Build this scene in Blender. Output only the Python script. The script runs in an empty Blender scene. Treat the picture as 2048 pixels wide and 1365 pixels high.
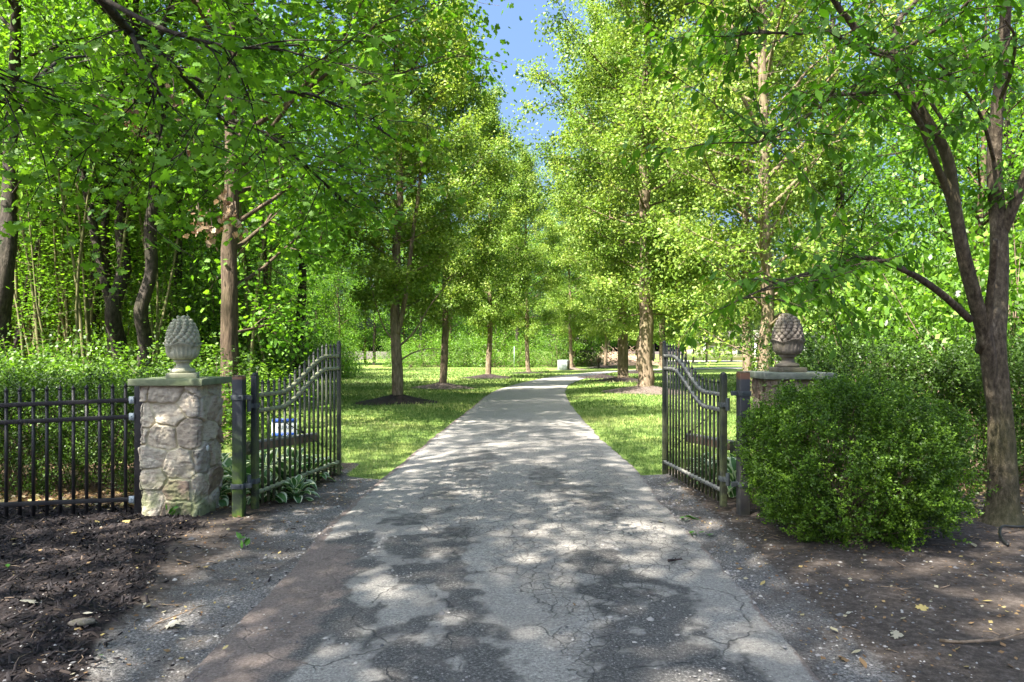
import bpy, math, random
import numpy as np
from mathutils import Vector, Matrix
R = math.radians
PI = math.pi
scene = bpy.context.scene
col = scene.collection
rng = np.random.default_rng(11)
random.seed(5)

# ------------------------------------------------------------------ camera, sky, sun, exposure
CAMZ = 1.6
cam = bpy.data.cameras.new('camera')
cam.lens = 24.0; cam.sensor_width = 36.0; cam.shift_y = 19.5 / 2048
cam.clip_start = 0.05; cam.clip_end = 3000
co = bpy.data.objects.new('camera', cam); col.objects.link(co)
co.location = (0, 0, CAMZ); co.rotation_euler = (R(90), 0, 0)
scene.camera = co

SUN_AZ = Vector((-0.72, -0.69, 0)).normalized()
SUN_EL = R(54)
sd = Vector((SUN_AZ.x * math.cos(SUN_EL), SUN_AZ.y * math.cos(SUN_EL), math.sin(SUN_EL)))
w = bpy.data.worlds.new('World'); scene.world = w; w.use_nodes = True
nt = w.node_tree
bg = nt.nodes['Background']
sky = nt.nodes.new('ShaderNodeTexSky')
sky.sky_type = 'NISHITA'; sky.sun_disc = False
sky.sun_elevation = SUN_EL; sky.sun_rotation = math.atan2(sd.x, sd.y)
sky.air_density = 1.3; sky.dust_density = 10.0; sky.ozone_density = 10.0; sky.altitude = 0
nt.links.new(sky.outputs[0], bg.inputs[0]); bg.inputs[1].default_value = 0.078
sl = bpy.data.lights.new('sun', 'SUN'); sl.energy = 5.0; sl.angle = R(0.53); sl.color = (1.0, 0.94, 0.84)
so = bpy.data.objects.new('sun', sl); col.objects.link(so)
so.rotation_euler = sd.to_track_quat('Z', 'Y').to_euler()
so.location = (-30, -20, 40)
vs = scene.view_settings
vs.view_transform = 'Standard'; vs.look = 'None'; vs.exposure = 2.45; vs.gamma = 1.0; vs.use_curve_mapping = False
cy = scene.cycles
cy.max_bounces = 9; cy.diffuse_bounces = 7; cy.glossy_bounces = 2; cy.transmission_bounces = 6; cy.transparent_max_bounces = 4
cy.caustics_reflective = False; cy.caustics_refractive = False
cy.use_denoising = True

F = 1365.0
def P(px, py, d):
    """a pixel of the 2048 px photo at distance d -> a point of the place"""
    return np.array(((px - 1024) / F * d, d, CAMZ - (py - 702) / F * d))

# ------------------------------------------------------------------ materials
MATS = {}
class NT:
    def __init__(s, name):
        s.m = bpy.data.materials.new(name); s.m.use_nodes = True
        s.t = s.m.node_tree; s.b = s.t.nodes['Principled BSDF']; s.out = s.t.nodes['Material Output']
        MATS[name] = s.m
    def n(s, typ, **kw):
        nd = s.t.nodes.new(typ)
        for k, v in kw.items():
            if k == 'inp':
                for i, val in v.items(): nd.inputs[i].default_value = val
            else: setattr(nd, k, v)
        return nd
    def l(s, a, b): s.t.links.new(a, b)
    def coord(s, which='Object', scale=(1, 1, 1)):
        tc = s.n('ShaderNodeTexCoord'); mp = s.n('ShaderNodeMapping'); mp.inputs['Scale'].default_value = scale
        s.l(tc.outputs[which], mp.inputs[0]); return mp.outputs[0]
    def noise(s, vec, scale, detail=4, rough=0.55):
        n_ = s.n('ShaderNodeTexNoise'); n_.inputs['Scale'].default_value = scale; n_.inputs['Detail'].default_value = detail
        n_.inputs['Roughness'].default_value = rough
        if vec is not None: s.l(vec, n_.inputs['Vector'])
        return n_.outputs[0]
    def ramp(s, fac, stops):
        r = s.n('ShaderNodeValToRGB'); e = r.color_ramp.elements
        while len(e) < len(stops): e.new(0.5)
        for el, (p, c) in zip(e, stops):
            el.position = p; el.color = (*c, 1) if len(c) == 3 else c
        s.l(fac, r.inputs[0]); return r.outputs[0]
    def mix(s, fac, a, b, mode='MIX'):
        m = s.n('ShaderNodeMix', data_type='RGBA', blend_type=mode)
        for sock, v in ((m.inputs[0], fac), (m.inputs[6], a), (m.inputs[7], b)):
            if hasattr(v, 'is_linked'): s.l(v, sock)
            elif isinstance(v, (int, float)): sock.default_value = v
            else: sock.default_value = (*v, 1)
        return m.outputs[2]
    def math(s, op, a, b=None, c=None, clamp=False):
        m = s.n('ShaderNodeMath', operation=op, use_clamp=clamp)
        for i, v in enumerate((a, b, c)):
            if v is None: continue
            if hasattr(v, 'is_linked'): s.l(v, m.inputs[i])
            else: m.inputs[i].default_value = v
        return m.outputs[0]
    def rng(s, v, a, b, c=0.0, d=1.0):
        m = s.n('ShaderNodeMapRange', interpolation_type='SMOOTHSTEP')
        s.l(v, m.inputs[0])
        for i, x in enumerate((a, b, c, d)): m.inputs[i + 1].default_value = x
        return m.outputs[0]
    def attr(s, name):
        a = s.n('ShaderNodeAttribute', attribute_name=name); return a.outputs['Fac']
    def bump(s, h, strength=0.4, dist=0.02):
        b = s.n('ShaderNodeBump'); b.inputs['Strength'].default_value = strength; b.inputs['Distance'].default_value = dist
        s.l(h, b.inputs['Height']); s.l(b.outputs[0], s.b.inputs['Normal'])
    def base(s, c, rough=0.7, spec=0.4, metal=0.0):
        if hasattr(c, 'is_linked'): s.l(c, s.b.inputs['Base Color'])
        else: s.b.inputs['Base Color'].default_value = (*c, 1)
        if hasattr(rough, 'is_linked'): s.l(rough, s.b.inputs['Roughness'])
        else: s.b.inputs['Roughness'].default_value = rough
        s.b.inputs['Specular IOR Level'].default_value = spec
        s.b.inputs['Metallic'].default_value = metal

def leaf_mat(name, stops, trans, rough=0.5, spec=0.35, tfac=0.38, edge=None):
    k = NT(name)
    tone = k.attr('tone')
    c = k.ramp(tone, stops)
    if edge is not None:
        e = k.attr('edge'); c = k.mix(k.rng(e, .62, .72), c, edge)
    k.base(c, rough, spec)
    tr = k.n('ShaderNodeBsdfTranslucent')
    tc = k.mix(1.0, c, trans, 'MULTIPLY')
    k.l(tc, tr.inputs[0])
    mx = k.n('ShaderNodeMixShader'); mx.inputs[0].default_value = tfac
    k.l(k.b.outputs[0], mx.inputs[1]); k.l(tr.outputs[0], mx.inputs[2]); k.l(mx.outputs[0], k.out.inputs[0])
    return k.m

leaf_mat('leaf_maple', [(0, (.055, .135, .008)), (.5, (.10, .225, .022)), (1, (.18, .31, .035))], (1.6, 1.7, .6), .5, .25, .45)
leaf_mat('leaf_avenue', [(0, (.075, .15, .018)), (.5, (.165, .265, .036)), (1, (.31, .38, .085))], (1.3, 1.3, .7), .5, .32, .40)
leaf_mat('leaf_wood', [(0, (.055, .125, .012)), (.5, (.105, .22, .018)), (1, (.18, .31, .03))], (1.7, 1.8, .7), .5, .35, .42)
leaf_mat('leaf_near', [(0, (.045, .115, .010)), (.5, (.080, .19, .014)), (1, (.13, .26, .022))], (1.6, 1.8, .6), .45, .3, .45)
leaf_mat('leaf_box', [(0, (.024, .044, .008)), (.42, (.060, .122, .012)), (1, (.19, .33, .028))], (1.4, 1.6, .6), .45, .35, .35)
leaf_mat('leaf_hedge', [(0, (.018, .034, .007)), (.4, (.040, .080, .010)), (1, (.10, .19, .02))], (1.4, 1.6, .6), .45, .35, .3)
leaf_mat('leaf_shrub', [(0, (.035, .075, .010)), (.5, (.075, .155, .018)), (1, (.16, .26, .04))], (1.5, 1.7, .6), .5, .35, .4)
leaf_mat('leaf_copper', [(0, (.03, .025, .02)), (.5, (.05, .04, .03)), (1, (.07, .06, .04))], (1.4, 1.2, .8), .5, .35, .3)
leaf_mat('leaf_dead', [(0, (.14, .085, .045)), (.5, (.30, .21, .12)), (1, (.55, .43, .29))], (1.3, 1., .7), .7, .2, .3)
leaf_mat('leaf_litter', [(0, (.13, .07, .035)), (.45, (.28, .18, .09)), (.75, (.36, .29, .11)), (1, (.33, .31, .25))], (1.2, 1.1, .7), .7, .25, .15)
leaf_mat('leaf_fresh', [(0, (.05, .16, .02)), (1, (.12, .28, .04))], (1.4, 1.6, .6), .5, .35, .3)
leaf_mat('leaf_hosta', [(0, (.04, .11, .03)), (1, (.09, .20, .045))], (1.3, 1.5, .8), .42, .4, .25, edge=(.62, .66, .45))
leaf_mat('grass', [(0, (.070, .140, .024)), (.5, (.130, .198, .046)), (1, (.34, .345, .15))], (1.3, 1.4, .7), .55, .3, .3)

def bark_mat(name, c0, c1, c2, sc=(9, 9, 1.6), bump=.9):
    k = NT(name); v = k.coord('Object', sc)
    n1 = k.noise(v, 2.2, 6, .65)
    n2 = k.noise(k.coord('Object'), .9, 3)
    n3 = k.noise(k.coord('Object', (6, 6, 3)), 1.5, 4)
    c = k.ramp(n1, [(.32, c0), (.55, c1), (.75, c2)])
    c = k.mix(k.rng(n2, .45, .7, 0, .5), c, (c1[0] * .7, c1[1] * .95, c1[2] * .5))
    c = k.mix(k.rng(n3, .58, .72, 0, .35), c, c2)
    k.base(c, .85, .2); k.bump(n1, bump, .02)
    return k.m
bark_mat('bark_brown', (.024, .017, .011), (.090, .063, .041), (.18, .13, .088), (10, 10, 1.6), 1.2)
bark_mat('bark_dark', (.012, .010, .008), (.045, .036, .028), (.11, .09, .07), (9, 9, 2.6), 1.2)
bark_mat('bark_avenue', (.075, .055, .036), (.20, .15, .10), (.36, .28, .20), (10, 10, 2.0))
bark_mat('bark_cherry', (.028, .021, .014), (.098, .076, .052), (.22, .18, .13), (14, 14, 6.0), 1.1)
bark_mat('bark_sapling', (.07, .07, .03), (.15, .14, .06), (.24, .22, .12))

def painted(name, base_c, algae, lo=.1, hi=.9, amt=.7, rust=False, rough=.45, rail=None):
    k = NT(name); v = k.coord('Object')
    n1 = k.noise(v, 7, 5, .6); n2 = k.noise(k.coord('Object', (30, 30, 3)), 1.5, 4); n3 = k.noise(v, 55, 3)
    z = k.n('ShaderNodeSeparateXYZ'); k.l(v, z.inputs[0])
    zz = k.rng(z.outputs[2], hi, lo)
    f = k.math('MULTIPLY', k.math('ADD', k.rng(n1, .38, .62), k.math('MULTIPLY', n2, .35), clamp=True), zz)
    f = k.math('MULTIPLY', f, amt)
    c = k.mix(f, base_c, algae)
    c = k.mix(k.rng(n3, .60, .74, 0, .35), c, (.16, .15, .13))
    if rust:
        c = k.mix(k.math('MULTIPLY', k.rng(z.outputs[2], 1.315, 1.335), k.rng(n1, .3, .45), clamp=True), c, (.17, .075, .040))
    k.base(c, k.rng(f, 0, .7, rough, .85), .4); k.bump(n3, .12, .003)
    return k.m
painted('post_algae', (.016, .020, .026), (.075, .125, .018), .15, 1.05, 1.0, True)
painted('post_grey', (.050, .048, .052), (.10, .10, .07), .0, 1.0, .5, True)
painted('gate_black', (.032, .033, .030), (.14, .16, .06), -.2, 1.8, .75)
painted('gate_stile_algae', (.016, .020, .024), (.12, .16, .04), .0, 1.2, 1.0)
painted('rail_olive', (.20, .205, .12), (.31, .33, .18), -4, 6, .9, rough=.7)
painted('rail_grey', (.19, .185, .175), (.27, .26, .20), -4, 6, .8, rough=.65)
painted('fence_black', (.017, .015, .017), (.06, .055, .05), -.5, 1.5, .35)
painted('bracket_dark', (.045, .055, .062), (.13, .14, .13), -4, 6, .5, rough=.5)
painted('galvanised', (.30, .36, .40), (.40, .44, .45), -4, 6, .5, rough=.5)
painted('opener_wood', (.20, .125, .075), (.26, .20, .14), -4, 6, .6, rough=.7)
painted('opener_cap', (.30, .29, .26), (.36, .36, .30), -4, 6, .6, rough=.7)
painted('utility_paint', (.30, .33, .32), (.24, .27, .26), -4, 6, .3)
painted('utility_dark', (.05, .045, .035), (.07, .06, .045), -4, 6, .3)

def cast_stone(name, c0, c1, c2, moss):
    k = NT(name); v = k.coord('Object')
    n1 = k.noise(v, 9, 6, .65); n2 = k.noise(v, 60, 4, .7); n3 = k.noise(v, 3.5, 4)
    c = k.ramp(n1, [(.3, c0), (.5, c1), (.72, c2)])
    c = k.mix(k.rng(n3, .42, .62, 0, .65), c, moss)
    c = k.mix(k.rng(n2, .55, .75, 0, .4), c, c0)
    k.base(c, .9, .2); k.bump(n2, .5, .006)
    return k.m
cast_stone('finial_grey', (.20, .195, .145), (.38, .37, .28), (.52, .505, .39), (.29, .30, .19))
cast_stone('finial_brown', (.075, .062, .048), (.17, .145, .12), (.31, .26, .22), (.12, .115, .065))
cast_stone('cap_green', (.13, .15, .09), (.20, .225, .135), (.27, .29, .19), (.15, .19, .09))
cast_stone('cap_grey', (.12, .125, .105), (.19, .20, .165), (.27, .28, .23), (.14, .16, .10))

def fieldstone(name, stops, mortar, mossc, mossz):
    k = NT(name); v = k.coord('Object')
    tone = k.attr('tone'); mo = k.attr('mortar')
    n1 = k.noise(v, 26, 6, .7); n2 = k.noise(k.coord('Object', (5, 5, 18)), 2.0, 5, .6); n3 = k.noise(v, 5, 4); n4 = k.noise(v, 95, 3)
    c = k.ramp(tone, stops)
    c = k.mix(k.rng(n2, .45, .68, 0, .55), c, (.20, .135, .11))
    c = k.mix(k.rng(n1, .52, .72, 0, .5), c, (.42, .38, .34))
    c = k.mix(k.rng(n1, .48, .30, 0, .45), c, (.17, .145, .12))
    m = k.math('ADD', mo, k.math('MULTIPLY', k.math('SUBTRACT', n1, .5), .5))
    c = k.mix(k.rng(m, .45, .62), c, k.mix(n1, mortar, tuple(x * 1.25 for x in mortar)))
    z = k.n('ShaderNodeSeparateXYZ'); k.l(v, z.inputs[0])
    g = k.math('MULTIPLY', k.rng(n3, .42, .60), k.rng(z.outputs[2], mossz, .0))
    c = k.mix(k.math('MULTIPLY', g, .8), c, mossc)
    k.base(c, .92, .15)
    h = k.math('ADD', k.math('ADD', n1, k.math('MULTIPLY', n2, .8)), k.math('MULTIPLY', n4, .5))
    k.bump(h, .8, .012)
    return k.m
ST = [(0, (.34, .25, .175)), (.3, (.47, .385, .285)), (.6, (.53, .465, .365)), (.85, (.62, .54, .41)), (1, (.43, .40, .335))]
fieldstone('fieldstone', ST, (.46, .41, .29), (.20, .24, .10), .75)
fieldstone('fieldstone_ruddy', [(0, (.20, .14, .105)), (.5, (.32, .235, .18)), (1, (.40, .31, .24))], (.30, .25, .17), (.17, .18, .08), .5)

def simple(name, c, rough=.6, spec=.4, nscale=None, c2=None, metal=0):
    k = NT(name)
    if nscale:
        n_ = k.noise(k.coord('Object'), nscale, 5); k.base(k.mix(k.rng(n_, .35, .65), c, c2), rough, spec, metal); k.bump(n_, .25, .01)
    else: k.base(c, rough, spec, metal)
    return k.m
simple('sign_white', (.72, .74, .74), .5)
simple('sign_blue', (.03, .09, .42), .5)
simple('sign_ink', (.03, .05, .16), .6)
simple('reflector', (.85, .85, .85), .25)
simple('mulch_chip', (.016, .012, .012), .85, .2, 40, (.050, .036, .032))
simple('mulch_brown', (.045, .033, .028), .9, .2, 30, (.18, .145, .12))
simple('twig', (.12, .085, .055), .9, .2, 30, (.24, .18, .13))
simple('hose', (.012, .013, .013), .5)
simple('house_wall', (.42, .35, .29), .9, .2, 4, (.50, .43, .37))
simple('house_roof', (.16, .14, .13), .9, .2, 6, (.22, .19, .17))
simple('house_trim', (.75, .74, .70), .6)
simple('house_glass', (.04, .05, .06), .1)
simple('brush', (.22, .15, .10), .9, .2, 2, (.34, .25, .18))
k = NT('pebble'); k.base(k.ramp(k.attr('tone'), [(0, (.06, .06, .065)), (.4, (.15, .145, .145)), (.75, (.30, .28, .26)), (1, (.36, .34, .31))]), .85, .25)
k = NT('chip'); k.base(k.ramp(k.attr('tone'), [(0, (.008, .006, .007)), (.7, (.022, .018, .019)), (.95, (.05, .037, .032)), (1, (.12, .088, .066))]), .8, .25)

# ground: lawn soil, dark mulch, gravel and dirt by painted weights of the vertices
k = NT('ground'); v = k.coord('Object')
wl, wm, wg, wf = k.attr('lawn'), k.attr('mulch'), k.attr('gravel'), k.attr('litter')
n1 = k.noise(v, 1.2, 6, .6); n2 = k.noise(v, 19, 8, .82); n3 = k.noise(v, 62, 5, .85); n4 = k.noise(v, .35, 3)
dirt = k.ramp(n2, [(.3, (.036, .028, .024)), (.5, (.080, .065, .055)), (.7, (.18, .15, .13))])
mul = k.ramp(n2, [(.35, (.010, .008, .009)), (.55, (.028, .022, .021)), (.75, (.060, .045, .038))])
grv = k.ramp(n3, [(.38, (.055, .053, .052)), (.5, (.155, .147, .14)), (.64, (.36, .34, .315))])
grv = k.mix(k.rng(n1, .42, .62, 0, .7), grv, dirt)
lit = k.ramp(n2, [(.3, (.06, .036, .022)), (.5, (.15, .095, .06)), (.7, (.30, .21, .14))])
lawn = k.ramp(n2, [(.3, (.075, .135, .026)), (.5, (.13, .195, .042)), (.72, (.24, .27, .09))])
lawn = k.mix(k.rng(n4, .45, .68, 0, .55), lawn, (.27, .28, .08))
brk = k.math('MULTIPLY', k.math('SUBTRACT', n2, .5), .55)
def wt(x): return k.rng(k.math('ADD', x, brk), .4, .6)
c = k.mix(wt(wg), dirt, grv); c = k.mix(wt(wm), c, mul); c = k.mix(wt(wf), c, lit); c = k.mix(wt(wl), c, lawn)
k.base(c, .95, .15); k.bump(k.math('ADD', n2, k.math('MULTIPLY', n3, .6)), .7, .03)

# worn asphalt: pale aggregate, dark rough patches, cracks
k = NT('asphalt'); v = k.coord('Object')
dk, ed, ck = k.attr('dark'), k.attr('dirty'), k.attr('crack')
n1 = k.noise(v, 1.6, 6, .6); n2 = k.noise(v, 22, 6, .7); n3 = k.noise(v, 62, 5, .85); n4 = k.noise(v, 5, 5, .6)
pale = k.ramp(n3, [(.36, (.085, .080, .073)), (.47, (.215, .203, .184)), (.55, (.27, .255, .23)), (.66, (.46, .435, .395))])
pale = k.mix(k.rng(n1, .40, .65, 0, .45), pale, (.205, .185, .165))
pale = k.mix(k.rng(n2, .55, .70, 0, .45), pale, (.12, .115, .108))
dark = k.ramp(n3, [(.36, (.026, .025, .025)), (.49, (.075, .072, .069)), (.56, (.115, .11, .104)), (.66, (.30, .285, .265))])
dark = k.mix(k.rng(n4, .5, .7, 0, .4), dark, (.135, .115, .105))
dirt = k.ramp(n3, [(.3, (.075, .058, .050)), (.5, (.15, .12, .105)), (.7, (.27, .23, .205))])
f = k.math('ADD', dk, k.math('ADD', k.math('MULTIPLY', k.math('SUBTRACT', n2, .5), 1.0), k.math('MULTIPLY', k.math('SUBTRACT', n3, .5), 1.6)))
fd = k.rng(f, .34, .66)
c = k.mix(fd, pale, dark)
wv = k.n('ShaderNodeVectorMath', operation='MULTIPLY_ADD')
nz = k.n('ShaderNodeTexNoise'); nz.inputs['Scale'].default_value = 6; nz.inputs['Detail'].default_value = 4; k.l(v, nz.inputs['Vector'])
k.l(nz.outputs['Color'], wv.inputs[0]); wv.inputs[1].default_value = (.16, .16, 0); k.l(v, wv.inputs[2])
def crack(scale, wd):
    vo = k.n('ShaderNodeTexVoronoi', feature='DISTANCE_TO_EDGE', voronoi_dimensions='2D'); vo.inputs['Scale'].default_value = scale
    k.l(wv.outputs[0], vo.inputs['Vector'])
    return k.rng(vo.outputs['Distance'], wd, wd * .25)
cr1 = k.math('MULTIPLY', crack(9.5, .055), k.rng(k.math('ADD', ck, k.math('MULTIPLY', k.math('SUBTRACT', n1, .5), 1.2)), .42, .6))
cr2 = k.math('MULTIPLY', crack(1.5, .012), k.rng(n4, .38, .55))
n5 = k.noise(v, 3.1, 4, .6)
cr3 = k.math('MULTIPLY', crack(24, .05), k.rng(k.math('ADD', ck, k.math('MULTIPLY', k.math('SUBTRACT', n5, .5), 1.6)), .55, .75))
cr = k.math('MAXIMUM', k.math('MULTIPLY', k.math('MAXIMUM', cr1, k.math('MULTIPLY', cr3, .7)), k.rng(n5, .32, .50)), cr2)
c = k.mix(k.math('MULTIPLY', cr, .62), c, (.03, .03, .03))
c = k.mix(k.rng(k.math('ADD', ed, k.math('MULTIPLY', k.math('SUBTRACT', n4, .5), .9)), .45, .65), c, dirt)
k.base(c, .88, .25)
h = k.math('SUBTRACT', k.math('ADD', k.math('MULTIPLY', n3, .7), k.math('MULTIPLY', n2, .6)), k.math('ADD', k.math('MULTIPLY', cr, 1.2), k.math('MULTIPLY', fd, .6)))
k.bump(h, .75, .014)

# ------------------------------------------------------------------ mesh helpers
class MB:
    def __init__(s): s.V = []; s.Fs = []; s.A = {}; s.n = 0; s.M = []
    def add(s, V, Fc, mat=0, **attrs):
        V = np.asarray(V, float).reshape(-1, 3)
        for k_ in set(list(s.A) + list(attrs)):
            if k_ not in s.A: s.A[k_] = [np.full(s.n, .5)]
            a = attrs.get(k_, .5)
            s.A[k_].append(np.full(len(V), a) if np.isscalar(a) else np.asarray(a, float).ravel())
        if isinstance(Fc, np.ndarray): Fc = [Fc]
        for f in Fc:
            f = np.asarray(f)
            if f.ndim == 1: f = f[None]
            s.Fs.append(f + s.n); s.M.append(np.full(len(f), mat))
        s.V.append(V); s.n += len(V)
    def box(s, c, h, rz=0, mat=0, **at):
        x = np.array([[-1, -1, -1], [1, -1, -1], [1, 1, -1], [-1, 1, -1], [-1, -1, 1], [1, -1, 1], [1, 1, 1], [-1, 1, 1]], float) * np.asarray(h)
        if rz:
            cs, sn = math.cos(rz), math.sin(rz); x = np.c_[x[:, 0] * cs - x[:, 1] * sn, x[:, 0] * sn + x[:, 1] * cs, x[:, 2]]
        s.add(x + np.asarray(c), np.array([[0, 3, 2, 1], [4, 5, 6, 7], [0, 1, 5, 4], [1, 2, 6, 5], [2, 3, 7, 6], [3, 0, 4, 7]]), mat, **at)
    def prism(s, poly, z0, z1, mat=0, **at):
        p = np.asarray(poly, float); n = len(p)
        V = np.r_[np.c_[p, np.full(n, z0)], np.c_[p, np.full(n, z1)]]
        i = np.arange(n); j = (i + 1) % n
        s.add(V, [np.c_[i, j, j + n, i + n], np.arange(n)[::-1][None], (np.arange(n) + n)[None]], mat, **at)
    def tube(s, pts, rad, sides=6, mat=0, cap=True, **at):
        p = np.asarray(pts, float); n = len(p); r = np.full(n, rad) if np.isscalar(rad) else np.asarray(rad, float)
        thick = sides >= 9 and r.max() > .05
        if thick:
            sides = 18; L_ = np.r_[0, np.cumsum(np.linalg.norm(np.diff(p, axis=0), axis=1))]; m_ = max(n, int(L_[-1] / .09)); q_ = np.linspace(0, L_[-1], m_)
            p = np.stack([np.interp(q_, L_, p[:, i]) for i in range(3)], -1); r = np.interp(q_, L_, r); n = m_
            p = p + (r[:, None] * .16) * np.stack([vnoise(np.c_[q_ * 1.4, q_ * 0 + i * 3.1 + r[0] * 50, q_ * 0]) - .5 for i in range(3)], -1) * 2 * [1, 1, 0]
        t = np.gradient(p, axis=0); t /= np.linalg.norm(t, axis=1)[:, None] + 1e-9
        ref = np.array([1., 0, 0]) if abs(t[:, 0]).mean() < .8 else np.array([0, 1., 0])
        b = np.cross(t, ref); b /= np.linalg.norm(b, axis=1)[:, None] + 1e-9
        c = np.cross(b, t)
        a = np.arange(sides) * 2 * PI / sides
        rr_ = np.repeat(r[:, None], sides, 1)
        if thick:
            g_ = np.stack([np.cos(a)[None] * 1.6 + 0 * rr_, np.sin(a)[None] * 1.6 + 0 * rr_, q_[:, None] * 1.1 + 0 * rr_ + r[0] * 90], -1)
            rr_ = rr_ * (1 + .22 * (fbm(g_ * 1.3, 3) - .5) + .16 * (fbm(g_ * [3.4, 3.4, 2.2], 2) - .5))
        V = p[:, None] + rr_[:, :, None] * (np.cos(a)[None, :, None] * b[:, None] + np.sin(a)[None, :, None] * c[:, None])
        i = np.arange(n - 1)[:, None] * sides; j = np.arange(sides)[None]; k2 = (j + 1) % sides
        Q = np.stack([i + j, i + k2, i + sides + k2, i + sides + j], -1).reshape(-1, 4)
        fs = [Q]
        if cap: fs += [np.arange(sides)[::-1][None], (np.arange(sides) + (n - 1) * sides)[None]]
        s.add(V.reshape(-1, 3), fs, mat, **at)
    def lathe(s, prof, c=(0, 0, 0), sides=32, mat=0, rfun=None, **at):
        pr = np.asarray(prof, float); n = len(pr); a = np.arange(sides) * 2 * PI / sides
        r = pr[:, :1] * np.ones((1, sides)); z = pr[:, 1:2] * np.ones((1, sides))
        if rfun is not None: r, z = rfun(r, z, a[None])
        V = np.stack([r * np.cos(a), r * np.sin(a), z], -1) + np.asarray(c)
        i = np.arange(n - 1)[:, None] * sides; j = np.arange(sides)[None]; k2 = (j + 1) % sides
        Q = np.stack([i + j, i + k2, i + sides + k2, i + sides + j], -1).reshape(-1, 4)
        s.add(V.reshape(-1, 3), [Q, np.arange(sides)[::-1][None], (np.arange(sides) + (n - 1) * sides)[None]], mat, **at)
    def mesh(s, name, mats, smooth=False):
        me = bpy.data.meshes.new(name)
        V = np.concatenate(s.V); me.vertices.add(len(V)); me.vertices.foreach_set('co', V.astype(np.float32).ravel())
        lv = np.concatenate([f.ravel() for f in s.Fs]).astype(np.int32)
        tot = np.concatenate([np.full(len(f), f.shape[1]) for f in s.Fs]).astype(np.int32)
        me.loops.add(len(lv)); me.loops.foreach_set('vertex_index', lv)
        me.polygons.add(len(tot)); me.polygons.foreach_set('loop_start', (np.cumsum(tot) - tot).astype(np.int32))
        mi = np.concatenate(s.M).astype(np.int32)
        for m in mats: me.materials.append(MATS[m])
        if len(mats) > 1: me.polygons.foreach_set('material_index', mi)
        if smooth: me.polygons.foreach_set('use_smooth', np.ones(len(tot), bool))
        for k_, a in s.A.items():
            at = me.attributes.new(k_, 'FLOAT', 'POINT'); at.data.foreach_set('value', np.concatenate(a).astype(np.float32))
        me.update(calc_edges=True); me.validate()
        return me
    def build(s, name, mats, parent=None, smooth=False, bevel=0):
        if isinstance(mats, str): mats = [mats]
        o = bpy.data.objects.new(name, s.mesh(name, mats, smooth)); col.objects.link(o)
        if parent is not None: o.parent = parent
        if bevel:
            b = o.modifiers.new('bevel', 'BEVEL'); b.width = bevel; b.segments = 2; b.limit_method = 'ANGLE'
        return o

def tag(o, label, cat, group=None):
    o['label'] = label; o['category'] = cat
    if group: o['group'] = group
    return o
def kind(o, k_): o['kind'] = k_; return o
def thing(name, label, cat, loc=(0, 0, 0), rz=0, group=None):
    o = bpy.data.objects.new(name, None); col.objects.link(o); o.location = loc; o.rotation_euler = (0, 0, rz)
    o.empty_display_size = .2
    return tag(o, label, cat, group)
def place(root, me_parts, name_of):
    for nm, me in me_parts:
        o = bpy.data.objects.new(nm, me); col.objects.link(o); o.parent = root
def dup(root, loc, rz, scale=1.0, label=None, group=None, sz=None):
    r = root.copy(); col.objects.link(r); r.location = loc; r.rotation_euler = (0, 0, rz)
    r.scale = (scale, scale, sz or scale)
    if label: r['label'] = label
    if group: r['group'] = group
    for ch in list(root.children):
        c_ = ch.copy(); col.objects.link(c_); c_.parent = r
        for g in ch.children:
            d = g.copy(); col.objects.link(d); d.parent = c_
    return r

_lat = np.random.default_rng(3).random((64, 64, 64))
def vnoise(p):
    p = np.asarray(p, float); i = np.floor(p).astype(int); f = p - i; f = f * f * (3 - 2 * f)
    out = 0
    for dx in (0, 1):
        for dy in (0, 1):
            for dz in (0, 1):
                wgt = (f[..., 0] if dx else 1 - f[..., 0]) * (f[..., 1] if dy else 1 - f[..., 1]) * (f[..., 2] if dz else 1 - f[..., 2])
                out = out + wgt * _lat[(i[..., 0] + dx) % 64, (i[..., 1] + dy) % 64, (i[..., 2] + dz) % 64]
    return out
def fbm(p, o=4):
    p = np.asarray(p, float); a = 0; s = 0; amp = 1
    for q in range(o): a = a + amp * vnoise(p * 2 ** q + 7.3 * q); s += amp; amp *= .5
    return a / s
def n2(x, y, sc, o=4, off=0.): return fbm(np.stack([x * sc, y * sc, np.full_like(x, off)], -1), o)
def sstep(x, a, b):
    t = np.clip((x - a) / (b - a), 0, 1); return t * t * (3 - 2 * t)
def unit(v): v = np.asarray(v, float); return v / (np.linalg.norm(v, axis=-1, keepdims=True) + 1e-9)

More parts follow.
